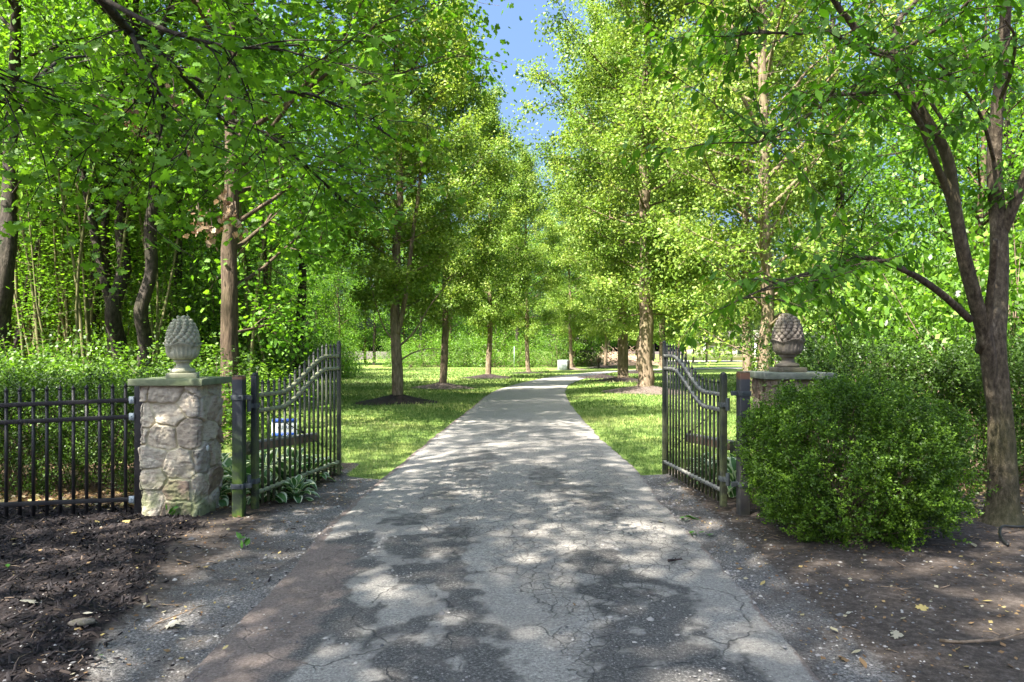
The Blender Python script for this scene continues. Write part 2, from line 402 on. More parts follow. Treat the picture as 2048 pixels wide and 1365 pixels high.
# ------------------------------------------------------------------ ground and drive
LE = np.array([(-8, -1.7), (0, -1.66), (3.3, -1.58), (5, -1.62), (6.5, -1.68), (8.2, -1.62), (12.3, -1.47), (19.3, -1.12), (24.8, -.9), (28, -.62), (33.6, .35), (42, 2.35), (48.5, 4.9), (54, 7.6), (60, 12.2), (65, 20), (68.5, 32), (70, 60)])
RE = np.array([(-8, 1.45), (0, 1.48), (3.4, 1.50), (5, 1.55), (7.4, 1.59), (9, 1.68), (12.3, 1.60), (19.3, 1.71), (24.8, 1.95), (26.5, 2.05), (31.7, 2.6), (38.3, 3.9), (46, 5.9), (51, 7.6), (55, 10.4), (60.5, 18), (64.5, 31), (66, 60)])
def inroad(x, y):
    return (x > np.interp(y, LE[:, 0], LE[:, 1])) & (x < np.interp(y, RE[:, 0], RE[:, 1])) & (y < 50)
def gz(x, y):
    """height of the ground"""
    x = np.asarray(x, float); y = np.asarray(y, float)
    l = np.interp(y, LE[:, 0], LE[:, 1]); r = np.interp(y, RE[:, 0], RE[:, 1])
    off = np.clip(np.maximum(l - x, x - r), 0, 3) * (y < 45)
    z = .035 * sstep(off, .05, .8) + (n2(x, y, .7, 3) - .5) * .07 * sstep(off, .1, 1.0) - .03
    bed = mulchw(x, y)
    z = z + bed * (.03 + .05 * (n2(x, y, 2.3, 3, 4.) - .4))
    return z
def mulchw(x, y):
    bx = np.interp(y, [0, 3.3, 4.14, 5.1, 6.3, 7.0], [-1.8, -2.0, -2.25, -2.5, -2.85, -3.0])
    wv_ = .25 * (n2(x, y, 1.8, 3, 9.) - .5)
    return sstep(bx - x + wv_, -.1, .25) * sstep(7.1 - y, 0, .3) * sstep(y, -6, -4)
def lawnw(x, y):
    nn = .5 * (n2(x, y, 1.6, 4, 2.) - .5)
    l = np.interp(y, LE[:, 0], LE[:, 1]); r = np.interp(y, RE[:, 0], RE[:, 1])
    left = sstep(y - np.where(x < -2.15, 9.7, 8.75) + nn, -.15, .2) * (x < (l + r) / 2) * sstep(x + 10.5 + nn * 3 + .0 * y - np.where(y > 26, -16, 0), -.8, .8)
    right = sstep(y - np.where(x > 2.0, 9.3, 8.85) + nn, -.15, .2) * (x >= (l + r) / 2) * sstep(60 - x, 0, 4)
    return np.maximum(left, right)
def axis_pts(segs):
    out = []
    for a, b, st in segs: out += list(np.arange(a, b, st))
    return np.array(out + [segs[-1][1]])
gx = axis_pts([(-900, -100, 80), (-100, -30, 7), (-30, -8, 1.0), (-8, 8, .1), (8, 30, 1.0), (30, 100, 7), (100, 900, 80)])
gy = axis_pts([(-300, -30, 45), (-30, 0, 2.0), (0, 14, .1), (14, 30, .5), (30, 90, 3), (90, 200, 20), (200, 1500, 130)])
X, Y = np.meshgrid(gx, gy); xf, yf = X.ravel(), Y.ravel()
Z = gz(xf, yf)
lw = lawnw(xf, yf); mw = mulchw(xf, yf)
l = np.interp(yf, LE[:, 0], LE[:, 1]); r = np.interp(yf, RE[:, 0], RE[:, 1])
offr = np.maximum(l - xf, xf - r)
gw = sstep(offr, np.where(xf > 0, .75, 1.3), .1) * (yf < 12) * .9
fw = np.maximum(sstep(yf, 6.7, 7.2) * (xf < -2.9) * sstep(yf, 60, 50), (xf > 3.2) * (yf > 7.6) * (yf < 60) * (lw < .5) * 1.0)
fw = np.where((yf > 6.7) & (yf < 10) & (abs(xf) > 1.9), np.maximum(fw, .45), fw)
ny, nx = X.shape
idx = np.arange(ny * nx).reshape(ny, nx)
Q = np.stack([idx[:-1, :-1], idx[:-1, 1:], idx[1:, 1:], idx[1:, :-1]], -1).reshape(-1, 4)
b = MB(); b.add(np.c_[xf, yf, Z], Q, lawn=lw, mulch=mw, gravel=gw, litter=fw)
kind(b.build('ground', 'ground', smooth=True), 'structure')

# drive
ys = np.concatenate([np.arange(-8, 1, .5), np.arange(1, 9, .035), np.arange(9, 20, .1), np.arange(20, 54, .5)])
us = np.linspace(0, 1, 86)
U, Yr = np.meshgrid(us, ys)
Lr = np.interp(Yr, LE[:, 0], LE[:, 1]); Rr = np.interp(Yr, RE[:, 0], RE[:, 1])
wob = .07 * (n2(Yr, Yr * 0, 2.2, 4, 1.) - .5)
Xr = Lr + wob + (Rr - Lr + .05 * (n2(Yr, Yr * 0, 2.5, 4, 5.) - .5)) * U
Yv = Yr.copy()
# beyond the bend the ribbon follows its two edges
def edge_run(E, n, y0): 
    p = E[E[:, 0] >= y0][:, ::-1]; p = np.r_[[[np.interp(y0, E[:, 0], E[:, 1]), y0]], p]
    d = np.r_[0, np.cumsum(np.linalg.norm(np.diff(p, axis=0), axis=1))]; t = np.linspace(0, d[-1], n)
    return np.c_[np.interp(t, d, p[:, 0]), np.interp(t, d, p[:, 1])]
el, er = edge_run(LE, 40, 54.3), edge_run(RE, 40, 54.3)
el[0] = (Xr[-1, 0], Yv[-1, 0] + .5); er[0] = (Xr[-1, -1], Yv[-1, -1] + .5)
Xe = el[:, :1] + (er[:, :1] - el[:, :1]) * us; Ye = el[:, 1:] + (er[:, 1:] - el[:, 1:]) * us
Xr = np.r_[Xr, Xe]; Yv = np.r_[Yv, Ye]
xr, yr = Xr.ravel(), Yv.ravel()
camber = .02 * (1 - (2 * np.tile(us, len(Xr)) - 1) ** 2)
zr = camber + .012 * (n2(xr, yr, 1.2, 3) - .5) + .004
# dark, rough areas of broken surface (centre x, centre y, half widths, turn)
wx_ = .26 * (n2(xr, yr, 2.2, 4, 11.) - .5) + .22 * (n2(xr, yr, 9, 3, 14.) - .5); wy_ = .35 * (n2(xr, yr, 2.0, 4, 21.) - .5) + .22 * (n2(xr, yr, 9, 3, 24.) - .5)
def blob(cx, cy_, ax, ay, rot=0., soft=.6):
    dx, dy = xr + wx_ - cx, yr + wy_ - cy_; c_, s_ = math.cos(rot), math.sin(rot)
    q = np.sqrt(((dx * c_ + dy * s_) / ax) ** 2 + ((-dx * s_ + dy * c_) / ay) ** 2)
    return sstep(q, 1 + soft * .5, 1 - soft * .5)
dark = np.zeros_like(xr)
for a in ((.82, 4.05, .34, .95, .0), (.78, 3.2, .45, .9, .0), (.62, 5.1, .24, .35, .3), (-.42, 3.5, .40, .75, .12), (-.55, 4.6, .36, .8, .1), (-.62, 5.7, .38, .5, -.2), (-.95, 6.6, .25, .4, 0), (-.75, 7.3, .22, .7, 0),
          (-1.05, 4.0, .28, .9, -.2), (-1.35, 5.2, .35, .8, 0), (.85, 7.4, .35, .9, .1), (.45, 8.4, .25, 1.0, 0), (-.5, 9.5, .3, 1.6, 0)):
    dark = np.maximum(dark, blob(*a))
dark = np.where(yr > 6.3, dark * .55, dark)
for a in ((-.95, 4.55, .14, .28, .1), (-.62, 4.3, .2, .25, 0), (-.9, 3.3, .22, .5, -.15), (-.75, 6.1, .22, .16, 0), (-.9, 7.0, .3, .3, 0)):
    dark = dark * (1 - blob(*a))
dark = dark * (.62 + .5 * n2(xr, yr, 4.5, 4, 33.)) * (1 - .6 * sstep(n2(xr, yr, 7, 3, 41.), .56, .70)) + .30 * sstep(n2(xr, yr, 5, 4, 51.), .58, .72) * (yr < 7) + .25 * (n2(xr, yr, .8, 4, 3.) - .5) * (yr > 6)
uu = np.tile(us, len(Xr))
edgeL = sstep(uu, .30, .04) * sstep(yr, 6.5, 5.0) + sstep(uu, .04, 0)
dirty = edgeL * .9 + sstep(uu, .97, 1.) * .6
crk = np.clip(blob(.62, 5.6, .8, 1.3) + blob(-.3, 8.5, .8, 3.) * .9 + blob(.9, 9.5, .5, 4) * .8 + blob(.35, 4.6, .25, 1.6) * .7 + blob(.3, 12, 1.2, 4) * .6, 0, 1)
nv, nu = Xr.shape; idx = np.arange(nv * nu).reshape(nv, nu)
Q = np.stack([idx[:-1, :-1], idx[:-1, 1:], idx[1:, 1:], idx[1:, :-1]], -1).reshape(-1, 4)
b = MB(); b.add(np.c_[xr, yr, zr], Q, dark=dark, dirty=dirty, crack=crk)
kind(b.build('driveway', 'asphalt', smooth=True), 'structure')

# ------------------------------------------------------------------ leaves
def templ_maple():
    o = np.array([(0, 0), (.16, .30), (.02, .42), (.30, .40), (.38, .62), (.50, .46), (.62, .50), (.62, .24), (.80, .26), (1.0, 0)])
    o = np.r_[o, (o[1:-1] * [1, -1])[::-1]]
    V = np.r_[[(.36, 0, .0)], np.c_[o, -.16 * abs(o[:, 1]) - .10 * (o[:, 0] - .3) ** 2]]
    n = len(o); i = np.arange(n)
    return V, np.c_[np.zeros(n, int), i + 1, (i + 1) % n + 1]
def templ_ellip():
    V = np.array([(0, 0, 0), (.22, .17, -.02), (.5, .25, -.05), (.8, .13, -.09), (1.04, 0, -.17), (.8, -.13, -.09), (.5, -.25, -.05), (.22, -.17, -.02), (.25, 0, -.03), (.5, 0, -.09), (.8, 0, -.13)])
    return V, np.array([(0, 8, 1, 1), (8, 9, 2, 1), (9, 10, 3, 2), (10, 4, 3, 3), (0, 7, 8, 8), (7, 6, 9, 8), (6, 5, 10, 9), (5, 4, 10, 10)])
def templ_dia():
    return np.array([(0, 0, 0), (.42, .34, -.04), (1, 0, -.1), (.42, -.34, -.04)]), np.array([(0, 1, 2, 3)])
def templ_five():
    return np.array([(0, 0, 0), (.30, .44, -.07), (.62, .36, -.07), (1, 0, -.12), (.62, -.36, -.07), (.30, -.44, -.07)]), np.array([(0, 1, 2, 3, 4, 5)])
T_MAPLE, T_ELL, T_DIA, T_FIVE = templ_maple(), templ_ellip(), templ_dia(), templ_five()
# the elliptic leaf's triangles written as such
def leaves(b, pos, axis, nrm, size, templ, tone, mat=0):
    V, Fc = templ; n = len(pos)
    if n == 0: return
    ax = unit(axis); lat = unit(np.cross(nrm, ax)); nn = np.cross(ax, lat)
    W = pos[:, None] + size[:, None, None] * (V[None, :, :1] * ax[:, None] + V[None, :, 1:2] * lat[:, None] + V[None, :, 2:3] * nn[:, None])
    m = len(V); off = (np.arange(n) * m)[:, None, None]
    fl = []
    if templ is T_ELL:
        tri = Fc[[0, 3, 4, 7]][:, [0, 1, 2]]; qd = Fc[[1, 2, 5, 6]]
        fl = [(tri[None] + off).reshape(-1, 3), (qd[None] + off).reshape(-1, 4)]
    else: fl = [(Fc[None] + off).reshape(-1, Fc.shape[1])]
    b.add(W.reshape(-1, 3), fl, mat, tone=np.repeat(tone, m))
def rdir(n): return unit(rng.normal(size=(n, 3)))

def curve(p0, d0, L, n, up=0., wob=.12, end=None):
    """a wandering branch: starts at p0 along d0, bends upwards by up"""
    p = [np.array(p0, float)]; d = unit(d0); st = L / (n - 1)
    for i in range(n - 1):
        d = unit(d + np.array([0, 0, up / n]) + rng.normal(size=3) * wob)
        p.append(p[-1] + d * st)
    return np.array(p)
def lerp_path(p, t):
    q = t * (len(p) - 1); i = np.minimum(np.floor(q).astype(int), len(p) - 2); f = (q - i)[..., None]
    return p[i] * (1 - f) + p[i + 1] * f
def smooth_path(p, m=5):
    p = np.asarray(p, float); q = np.r_[[2 * p[0] - p[1]], p, [2 * p[-1] - p[-2]]]; out = []
    for i in range(len(p) - 1):
        a, b_, c_, d = q[i:i + 4]
        for t in np.arange(m) / m:
            out.append(.5 * (2 * b_ + (c_ - a) * t + (2 * a - 5 * b_ + 4 * c_ - d) * t * t + (3 * b_ - a - 3 * c_ + d) * t ** 3))
    return np.array(out + [p[-1]])

def tree_parts(H, r0, base, R_of, nl=26, elev=(35, 65), nleaf=20000, lsize=.09, templ=T_DIA, leafmat='leaf_avenue', bark='bark_avenue', stems=1, az_ok=None, sub=6, flare=1.35, tr_top=.93, spread=.22, droop=.25, twigr=.006, path=None, lean=(0, 0), upb=.75, inner=.25):
    """trunk and crown meshes of one tree; R_of(u) is the crown's radius at u = 0 (its foot) .. 1 (its tip)"""
    tb, cb = MB(), MB()
    if path is None:
        n = 14; z = np.linspace(0, H * tr_top, n)
        wx = np.cumsum(rng.normal(size=(n, 2)) * .045, axis=0) * np.minimum(1, z / 2)[:, None]
        path = np.c_[wx[:, 0] + lean[0] * z / H, wx[:, 1] + lean[1] * z / H, z]
    n = len(path); hh = path[:, 2] / H
    rad = np.maximum(r0 * (1 - hh) ** .85, .012); rad[0] *= flare
    ex = np.array(path[0]) + np.array([0, 0, .22]); pth = np.r_[[path[0] - [0, 0, .15]], [path[0]], [path[0] * .8 + path[1] * .2], path[1:]]
    rd = np.r_[rad[0] * 1.1, rad[0], r0 * 1.03, rad[1:]]
    tb.tube(pth, rd, 10)
    segs = []
    for i in range(nl):
        u = ((i + rng.random() * .8) / nl)
        h = base + (H * .9 - base) * u ** 1.05
        az = i * 2.399 + rng.normal() * .35
        if az_ok is not None and not az_ok(h, az): continue
        p0 = lerp_path(path, np.array([np.interp(h, path[:, 2], np.linspace(0, 1, n))]))[0]
        e = R(elev[0] + (elev[1] - elev[0]) * u + rng.normal() * 6)
        uu_ = min(1, (h + .35 * R_of(u) * math.tan(e) - base) / (H - base))
        L = max(.5, R_of(uu_)) * (.8 + .35 * rng.random()) / max(.35, math.cos(e))
        L = min(L, (H * 1.02 - h) / max(.25, math.sin(e)))
        d = np.array([math.cos(az) * math.cos(e), math.sin(az) * math.cos(e), math.sin(e)])
        br = curve(p0, d, L, 9, up=droop, wob=.09)
        rb = min(np.interp(h, path[:, 2], rad) * .5, .009 + .010 * L)
        tb.tube(br, np.linspace(rb, .006, 9), 5, cap=False)
        segs.append((br, .45))
        for j in range(sub):
            t = .22 + .75 * (j + rng.random()) / sub
            q = lerp_path(br, np.array([t]))[0]
            dd = unit(d * .55 + rdir(1)[0] * .8 + np.array([0, 0, .1]))
            l2 = L * (.22 + .25 * rng.random()) * (1.15 - .5 * t)
            tw = curve(q, dd, l2, 5, up=.1, wob=.15)
            tb.tube(tw, np.linspace(max(.005, rb * .35), twigr * .6, 5), 3, cap=False)
            segs.append((tw, .1))
            for _ in range(2):
                q2 = lerp_path(tw, np.array([.3 + .6 * rng.random()]))[0]
                tw2 = curve(q2, unit(dd * .5 + rdir(1)[0]), l2 * .6, 4, up=0, wob=.2)
                tb.tube(tw2, np.linspace(twigr, twigr * .5, 4), 3, cap=False)
                segs.append((tw2, .0))
    ln = np.array([np.linalg.norm(s[0][-1] - s[0][0]) * (1 - s[1]) + .2 for s in segs]); pr = ln / ln.sum()
    pick = rng.choice(len(segs), nleaf, p=pr)
    cnt = np.bincount(pick, minlength=len(segs))
    pos = []; tn = []; ax = []
    for s_, c_ in zip(segs, cnt):
        if c_ == 0: continue
        t = s_[1] + (1.05 - s_[1]) * rng.random(c_); t = np.minimum(t, 1)
        q = lerp_path(s_[0], t) + rng.normal(size=(c_, 3)) * spread * [1, 1, .7]
        pos.append(q); tn.append(np.clip(.48 + rng.normal() * .21 + rng.normal(size=c_) * .11, 0, 1))
        ax.append(np.tile(unit(s_[0][-1] - s_[0][0]), (c_, 1)))
    pos = np.concatenate(pos); tn = np.concatenate(tn); ax = np.concatenate(ax)
    keep = pos[:, 2] > max(base * .82, .35)
    pos, tn, ax = pos[keep], tn[keep], ax[keep]; m = len(pos)
    nr = unit(rdir(m) * .75 + np.array([0, 0, upb]))
    axis = unit(np.cross(nr, rdir(m)) + ax * .5 - np.array([0, 0, .35]))
    leaves(cb, pos, axis, nr, lsize * (.65 + .7 * rng.random(m)), templ, tn)
    return tb.mesh('trunk', [bark], True), cb.mesh('crown', [leafmat])
def put_tree(name, parts, label, loc, rz=0, sc=1., group=None, cat='tree', sz=None):
    o = thing(name, label, cat, loc, rz, group); o.scale = (sc, sc, sz or sc)
    place(o, zip(('trunk', 'crown'), parts), name); return o
def ell(Rm, fat=.42, p=.75):
    """egg-shaped crown"""
    def f(u):
        u = min(max(u, 0), 1)
        return Rm * (min(1, .55 + .45 * math.sin(PI * min(u / fat, 1) / 2)) if u < fat else max(.06, math.cos(PI / 2 * (u - fat) / (1 - fat)) ** p))
    return f

rng = np.random.default_rng(100)
# --- the avenue ---------------------------------------------------------------
AV = [tree_parts(17.5, .17, 2.9, ell(2.75, .26, 1.5), nl=60, elev=(6, 64), nleaf=78000, lsize=.105, sub=6, spread=.19),
      tree_parts(17.0, .165, 2.8, ell(2.7, .28, 1.5), nl=58, elev=(8, 64), nleaf=76000, lsize=.105, sub=6, spread=.19),
      tree_parts(20.5, .30, 2.9, ell(4.05, .34, .7), nl=72, elev=(-2, 58), nleaf=115000, lsize=.115, sub=7, spread=.22),
      tree_parts(19.5, .29, 2.8, ell(4.0, .34, .7), nl=70, elev=(0, 58), nleaf=110000, lsize=.115, sub=7, spread=.22)]
GA = 'slender trees lining the drive'
def mound(x, y, r, h, label, mat='chip', base='mulch_chip', nch=700):
    mb = MB(); a = np.linspace(0, 2 * PI, 49)[:-1]; rr = np.array([0, .15, .3, .5, .7, .85, 1.])
    V = [(0, 0, h)]
    for q in rr[1:]:
        re = r * q * (1 + .10 * np.sin(3 * a + x) + .06 * np.sin(7 * a + y))
        V += list(np.c_[re * np.cos(a), re * np.sin(a) * .95, h * (1 - q) ** 1.35 + .025 * (rng.random(48) - .3) * (q < .95) - (.05 if q == 1 else 0) + np.zeros(48)])
    V = np.array(V); fs = [np.array([(0, 1 + i, 1 + (i + 1) % 48) for i in range(48)])]
    for q in range(len(rr) - 2):
        o = 1 + q * 48; i = np.arange(48); j = (i + 1) % 48
        fs.append(np.c_[o + i, o + 48 + i, o + 48 + j, o + j])
    mb.add(V, fs, 0, tone=.3)
    # loose chips over the heap
    q = np.sqrt(rng.random(nch)) * .97; an = rng.random(nch) * 2 * PI
    p = np.c_[q * r * np.cos(an), q * r * np.sin(an) * .95, h * (1 - q) ** 1.35 + .012]
    nr = unit(rdir(nch) * .5 + [0, 0, 1]); ax_ = np.cross(nr, rdir(nch))
    leaves(mb, p, ax_, nr, .05 + .05 * rng.random(nch), (T_DIA[0] * [1, .45, 1], T_DIA[1]), rng.random(nch), 1)
    o = mb.build('mulch_mound', [base, mat], smooth=False); o.location = (x, y, float(gz(x, y)) - .0)
    return tag(o, label, 'mulch mound', 'mulch mounds round the avenue trunks')
left = [(795, 805, 0, 'avenue tree rising from the black mulch mound, forked trunk with bare low limbs'),
        (885, 776, 1, 'avenue tree with pale sunlit trunk on the wide brown mulch mound'),
        (977, 757, 0, 'avenue tree with dark straight trunk on a small black mulch mound'),
        (1057, 746, 1, 'avenue tree standing just before the drive bends, thin flat mulch ring'),
        (1143, 739, 0, 'avenue tree standing beside the pale utility box')]
LX = []
for px, py, vi, lb in left:
    d = CAMZ * F / (py - 702); x = (px - 1024) / F * d; LX.append((x, d))
for q, ((px, py, vi, lb), (x, d), rz) in enumerate(zip(left, LX, (.4, 2.1, 3.7, 5.0, 1.3))):
    t_ = put_tree('avenue_tree', AV[vi], lb, (x, d, float(gz(x, d))), rz, 1.0, GA)
    if q == 0:
        fb = MB(); o0 = np.array((x, d, float(gz(x, d)))); rm = np.array(Matrix.Rotation(-rz, 3, 'Z'))
        for r_, r2_, ln in ((.085, .045, [(796, 668), (804, 635), (814, 570), (824, 480), (838, 380), (848, 280)]), (.035, .010, [(800, 692), (830, 662), (858, 615), (885, 580), (915, 545)]), (.028, .008, [(800, 722), (826, 706), (858, 698), (890, 700)]), (.03, .01, [(793, 690), (768, 655), (752, 610), (740, 560)])):
            pp = smooth_path([P(a_, b_, d - .05 * i_) for i_, (a_, b_) in enumerate(ln)], 4) - o0; fb.tube(pp @ rm.T, np.linspace(r_, r2_, len(pp)), 9)
        fb.build('fork_limb', 'bark_avenue', t_, True)
mound(LX[0][0], LX[0][1], 1.35, .28, 'tall black mulch mound round the forked avenue trunk')
mound(LX[1][0], LX[1][1], 1.5, .26, 'wide brown mulch mound round the pale sunlit trunk', 'mulch_brown', 'mulch_brown')
mound(LX[2][0], LX[2][1], 1.7, .26, 'black mulch mound round the dark straight trunk')
mound(LX[3][0], LX[3][1], 1.7, .12, 'flat mulch ring at the trunk just before the bend')
mound(LX[4][0], LX[4][1], 1.6, .22, 'reddish mulch mound beside the utility box', 'mulch_brown', 'mulch_brown')
right = [(5.15, 26.3, 2, 'broad avenue tree with thick flared trunk close beside the open black gate', .3),
         (5.85, 36.0, 3, 'avenue tree with thick leaning trunk behind a low mulch heap beside the drive', 2.0),
         (9.4, 50.0, 2, 'avenue tree half hidden behind two thick trunks at the inside of the bend', 4.1),
         (13.2, 60.0, 3, 'avenue tree at the inside of the bend beyond three thick trunks', 5.2),
         (9.0, 66.0, 1, 'avenue tree on the far verge in front of the brush pile', .9),
         (14.6, 80.0, 0, 'avenue tree on the far verge just past the brush pile', 2.9),
         (18.0, 87.0, 1, 'avenue tree on the far verge two along from the brush pile', 3.5)]
for x, y, vi, lb, rz in right:
    put_tree('avenue_tree', AV[vi], lb, (x, y, float(gz(x, y))), rz, 1.0, GA)
mound(5.15, 26.3, 1.75, .30, 'broad brown mulch mound round the thick flared trunk by the gate', 'mulch_brown', 'mulch_brown', 1100)
mound(5.85, 36.0, 1.9, .26, 'dark mulch mound round the thick leaning trunk')
mound(5.3, 40.5, 1.6, .22, 'low dark mulch mound behind the thick leaning trunk')
mound(9.4, 50.0, 1.9, .22, 'small dark mulch mound at the inside of the bend')
mound(9.0, 66.0, 2.0, .25, 'dark mulch mound on the far verge before the brush pile')
for i, px in enumerate((1372, 1386, 1413, 1440, 1463, 1491, 1540)):
    d = 92 + 3 * i; x = (px - 1024) / F * d
    put_tree('avenue_tree', AV[(i * 3) % 2], 'distant avenue tree in the row before the pale house', (x, d, 0), i * 1.3, .75, 'distant row of trees before the house', sz=.85)
# two closer trees behind the finial with low forking limbs
LOW = tree_parts(17.5, .17, 1.0, ell(3.4, .40, .7), nl=54, elev=(24, 62), nleaf=54000, lsize=.095, sub=6, spread=.19)
put_tree('avenue_tree', LOW, 'avenue tree with low forking limbs right behind the brown pine cone finial', (6.15, 16.6, 0), 1.2, 1.0, GA)
put_tree('avenue_tree', AV[1], 'avenue tree with tall bare stem between the thick trunk and the finial', (8.2, 23.5, 0), 4.4, 1.05, GA)

rng = np.random.default_rng(101)
# --- maple behind the post ------------------------------------------------------
def az_maple(h, az):
    front = math.sin(az) < -.25
    lefty = math.cos(az) < -.2
    if h < 6.6 and (front or lefty): return False
    return True
mp_ = 0
mp = np.array([(0, 0, 0), (.02, 0, .6), (.05, .02, 1.4), (.08, 0, 2.4), (.06, .05, 3.6), (.12, 0, 5), (.05, .1, 7), (.15, 0, 9), (.1, .1, 11), (.1, .1, 13)])
MAP = tree_parts(14.5, .175, 1.15, ell(4.3, .40, .6), nl=54, elev=(18, 55), nleaf=26000, lsize=.10, templ=T_MAPLE, leafmat='leaf_maple', bark='bark_brown', az_ok=az_maple, sub=7, spread=.26, path=mp, droop=.1, upb=.9)
mt = put_tree('maple_tree', MAP, 'maple with straight brown trunk standing behind the mossy gate post', (-5.45, 13.0, float(gz(-5.45, 13.))), .0)
# clusters of withered leaves on the maple
def dead_cluster(pts, label, dk=0.):
    for i, p in enumerate(pts):
        b = MB(); m = 20
        q = rng.normal(size=(m, 3)) * [.06, .06, .09]; nr = rdir(m); ax_ = unit(np.cross(nr, rdir(m)) - [0, 0, .8])
        leaves(b, q, ax_, nr, .05 + .05 * rng.random(m), T_MAPLE, np.clip(rng.random(m) - dk, 0, 1))
        b.tube([(0, 0, .3), (.02, .01, .1), (0, 0, -.05)], .006, 4, 1)
        o = b.build('withered_leaf_cluster', ['leaf_dead', 'twig']); o.location = p
        tag(o, label, 'dead leaves', 'withered leaf clusters hanging in the maple')
dead_cluster([P(452, 398, 9.3), P(448, 432, 9.4), P(470, 446, 9.5), P(395, 440, 9.2), P(420, 462, 9.3)], 'cluster of withered pale brown leaves hanging before the maple trunk')
dead_cluster([P(205, 215, 9.0), P(265, 235, 9.4), P(345, 195, 9.2), P(290, 262, 9.5), P(385, 300, 9.6)], 'cluster of withered grey brown leaves high in the shaded canopy', .45)

rng = np.random.default_rng(102)
# --- maple overhanging from outside the frame ------------------------------------
tb, cb = MB(), MB()
ox, oy = -6.6, 4.4
trunk = smooth_path([(ox, oy, -.1), (ox, oy, 1.5), (ox + .1, oy, 3.5), (ox, oy + .1, 6), (ox + .1, oy, 9), (ox, oy, 12.5)])
tb.tube(trunk, np.linspace(.26, .05, len(trunk)), 10)
limbs = [[(ox + .05, oy, 4.6), P(60, -170, 5.0), P(200, -5, 5.3), P(262, 65, 5.7), P(350, 135, 6.2), P(440, 235, 6.9), P(500, 300, 7.5), P(560, 345, 8.0)],
         [(ox + .05, oy, 4.1), P(-150, 60, 5.0), P(0, 200, 5.6), P(55, 172, 5.9), P(125, 120, 6.3), P(205, 112, 6.8)],
         [(ox + .1, oy, 5.6), P(200, -250, 5.2), P(330, -120, 5.4), P(420, -40, 5.7), P(490, 20, 6.0), P(550, 70, 6.3)],
         [(ox + .1, oy, 6.2), P(400, -480, 5.0), P(540, -300, 5.2), P(620, -150, 5.4), P(670, -60, 5.6)],
         [P(350, 135, 6.2), P(470, 190, 6.3), P(600, 185, 6.5), P(680, 215, 6.8), P(740, 245, 7.2), P(790, 280, 7.5)],
         [P(200, -5, 5.3), P(330, 60, 5.0), P(470, 95, 4.9), P(600, 90, 5.0)],
         [P(262, 65, 5.7), P(290, 130, 5.5), P(320, 190, 5.6), P(335, 230, 5.9)],
         [P(440, 235, 6.9), P(520, 260, 6.6), P(620, 340, 6.8), P(700, 420, 7.2)],
         [P(-150, 60, 5.0), P(-60, 100, 4.9), P(20, 190, 5.2), P(60, 240, 5.6)],
         [(ox, oy, 7.5), (ox + 1.5, oy + 1, 9), (ox + 3.2, oy + 1.5, 10)], [(ox, oy, 7), (ox + 1, oy - 2, 8.5), (ox + 1.5, oy - 3.5, 9.2)],
         [(ox, oy, 8.5), (ox - 1.5, oy + 2, 10), (ox - 2, oy + 3.3, 11)], [(ox, oy, 6.5), (ox - 2, oy - 1, 8), (ox - 3.6, oy - 1.4, 8.6)],
         [(ox, oy, 9.5), (ox + 1, oy + .5, 11.4), (ox + 1.6, oy + 1, 13)], [(ox, oy, 8), (ox + 2, oy - .6, 9.4), (ox + 4.3, oy - 1, 10.2)]]
tws = []
for li, lm in enumerate(limbs):
    lm = smooth_path(lm, 5); r0 = .055 if li in (0, 2, 3) else .04 if li == 1 else .022 if li < 9 else .07
    tb.tube(lm, np.linspace(r0, .008, len(lm)), 6, cap=False)
    for j in range(11 if li < 9 else 16):
        q = lerp_path(lm, np.array([.35 + .65 * (j + rng.random()) / 15 if li < 9 else .25 + .75 * rng.random()]))[0]
        d = unit(rdir(1)[0] * [1, 1, .5] + unit(lm[-1] - lm[0]) * .7 - [0, 0, .12])
        L = .5 + .8 * rng.random() if li < 9 else .8 + 1.2 * rng.random()
        tw = curve(q, d, L, 6, up=-.25, wob=.12); tb.tube(tw, np.linspace(.008, .003, 6), 3, cap=False); tws.append(tw)
        for _ in range(2):
            q2 = lerp_path(tw, np.array([.2 + .7 * rng.random()]))[0]
            t2 = curve(q2, unit(d * .6 + rdir(1)[0] * [1, 1, .5]), L * .55, 4, up=-.2, wob=.15); tb.tube(t2, np.linspace(.005, .002, 4), 3, cap=False); tws.append(t2)
for tw in tws:
    m = int(8 + 9 * rng.random() * np.linalg.norm(tw[-1] - tw[0]) * 2)
    q = lerp_path(tw, .1 + .9 * rng.random(m)) + rng.normal(size=(m, 3)) * [.09, .09, .06] - [0, 0, .03]
    nr = unit(rdir(m) * .45 + [0, 0, .9]); ax_ = unit(np.cross(nr, rdir(m)) + unit(tw[-1] - tw[0]) * .5 - [0, 0, .45])
    leaves(cb, q, ax_, nr, .05 + .045 * rng.random(m), T_MAPLE, np.clip(.5 + rng.normal() * .12 + rng.normal(size=m) * .15, 0, 1))
put_tree('maple_tree', (tb.mesh('trunk', ['bark_dark'], True), cb.mesh('crown', ['leaf_maple'])), 'maple whose long dark limb hangs over the drive with broad lobed leaves', (0, 0, 0))

rng = np.random.default_rng(103)
# --- shade trees behind the viewer (they cast the dapples on the drive) -------------
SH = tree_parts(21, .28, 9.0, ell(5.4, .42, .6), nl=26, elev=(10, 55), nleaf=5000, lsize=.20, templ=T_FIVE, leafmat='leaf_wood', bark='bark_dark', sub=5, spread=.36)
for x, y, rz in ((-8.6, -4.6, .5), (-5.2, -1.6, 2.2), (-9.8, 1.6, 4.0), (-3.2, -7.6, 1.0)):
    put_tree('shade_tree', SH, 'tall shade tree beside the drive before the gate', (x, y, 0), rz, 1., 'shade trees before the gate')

rng = np.random.default_rng(104)
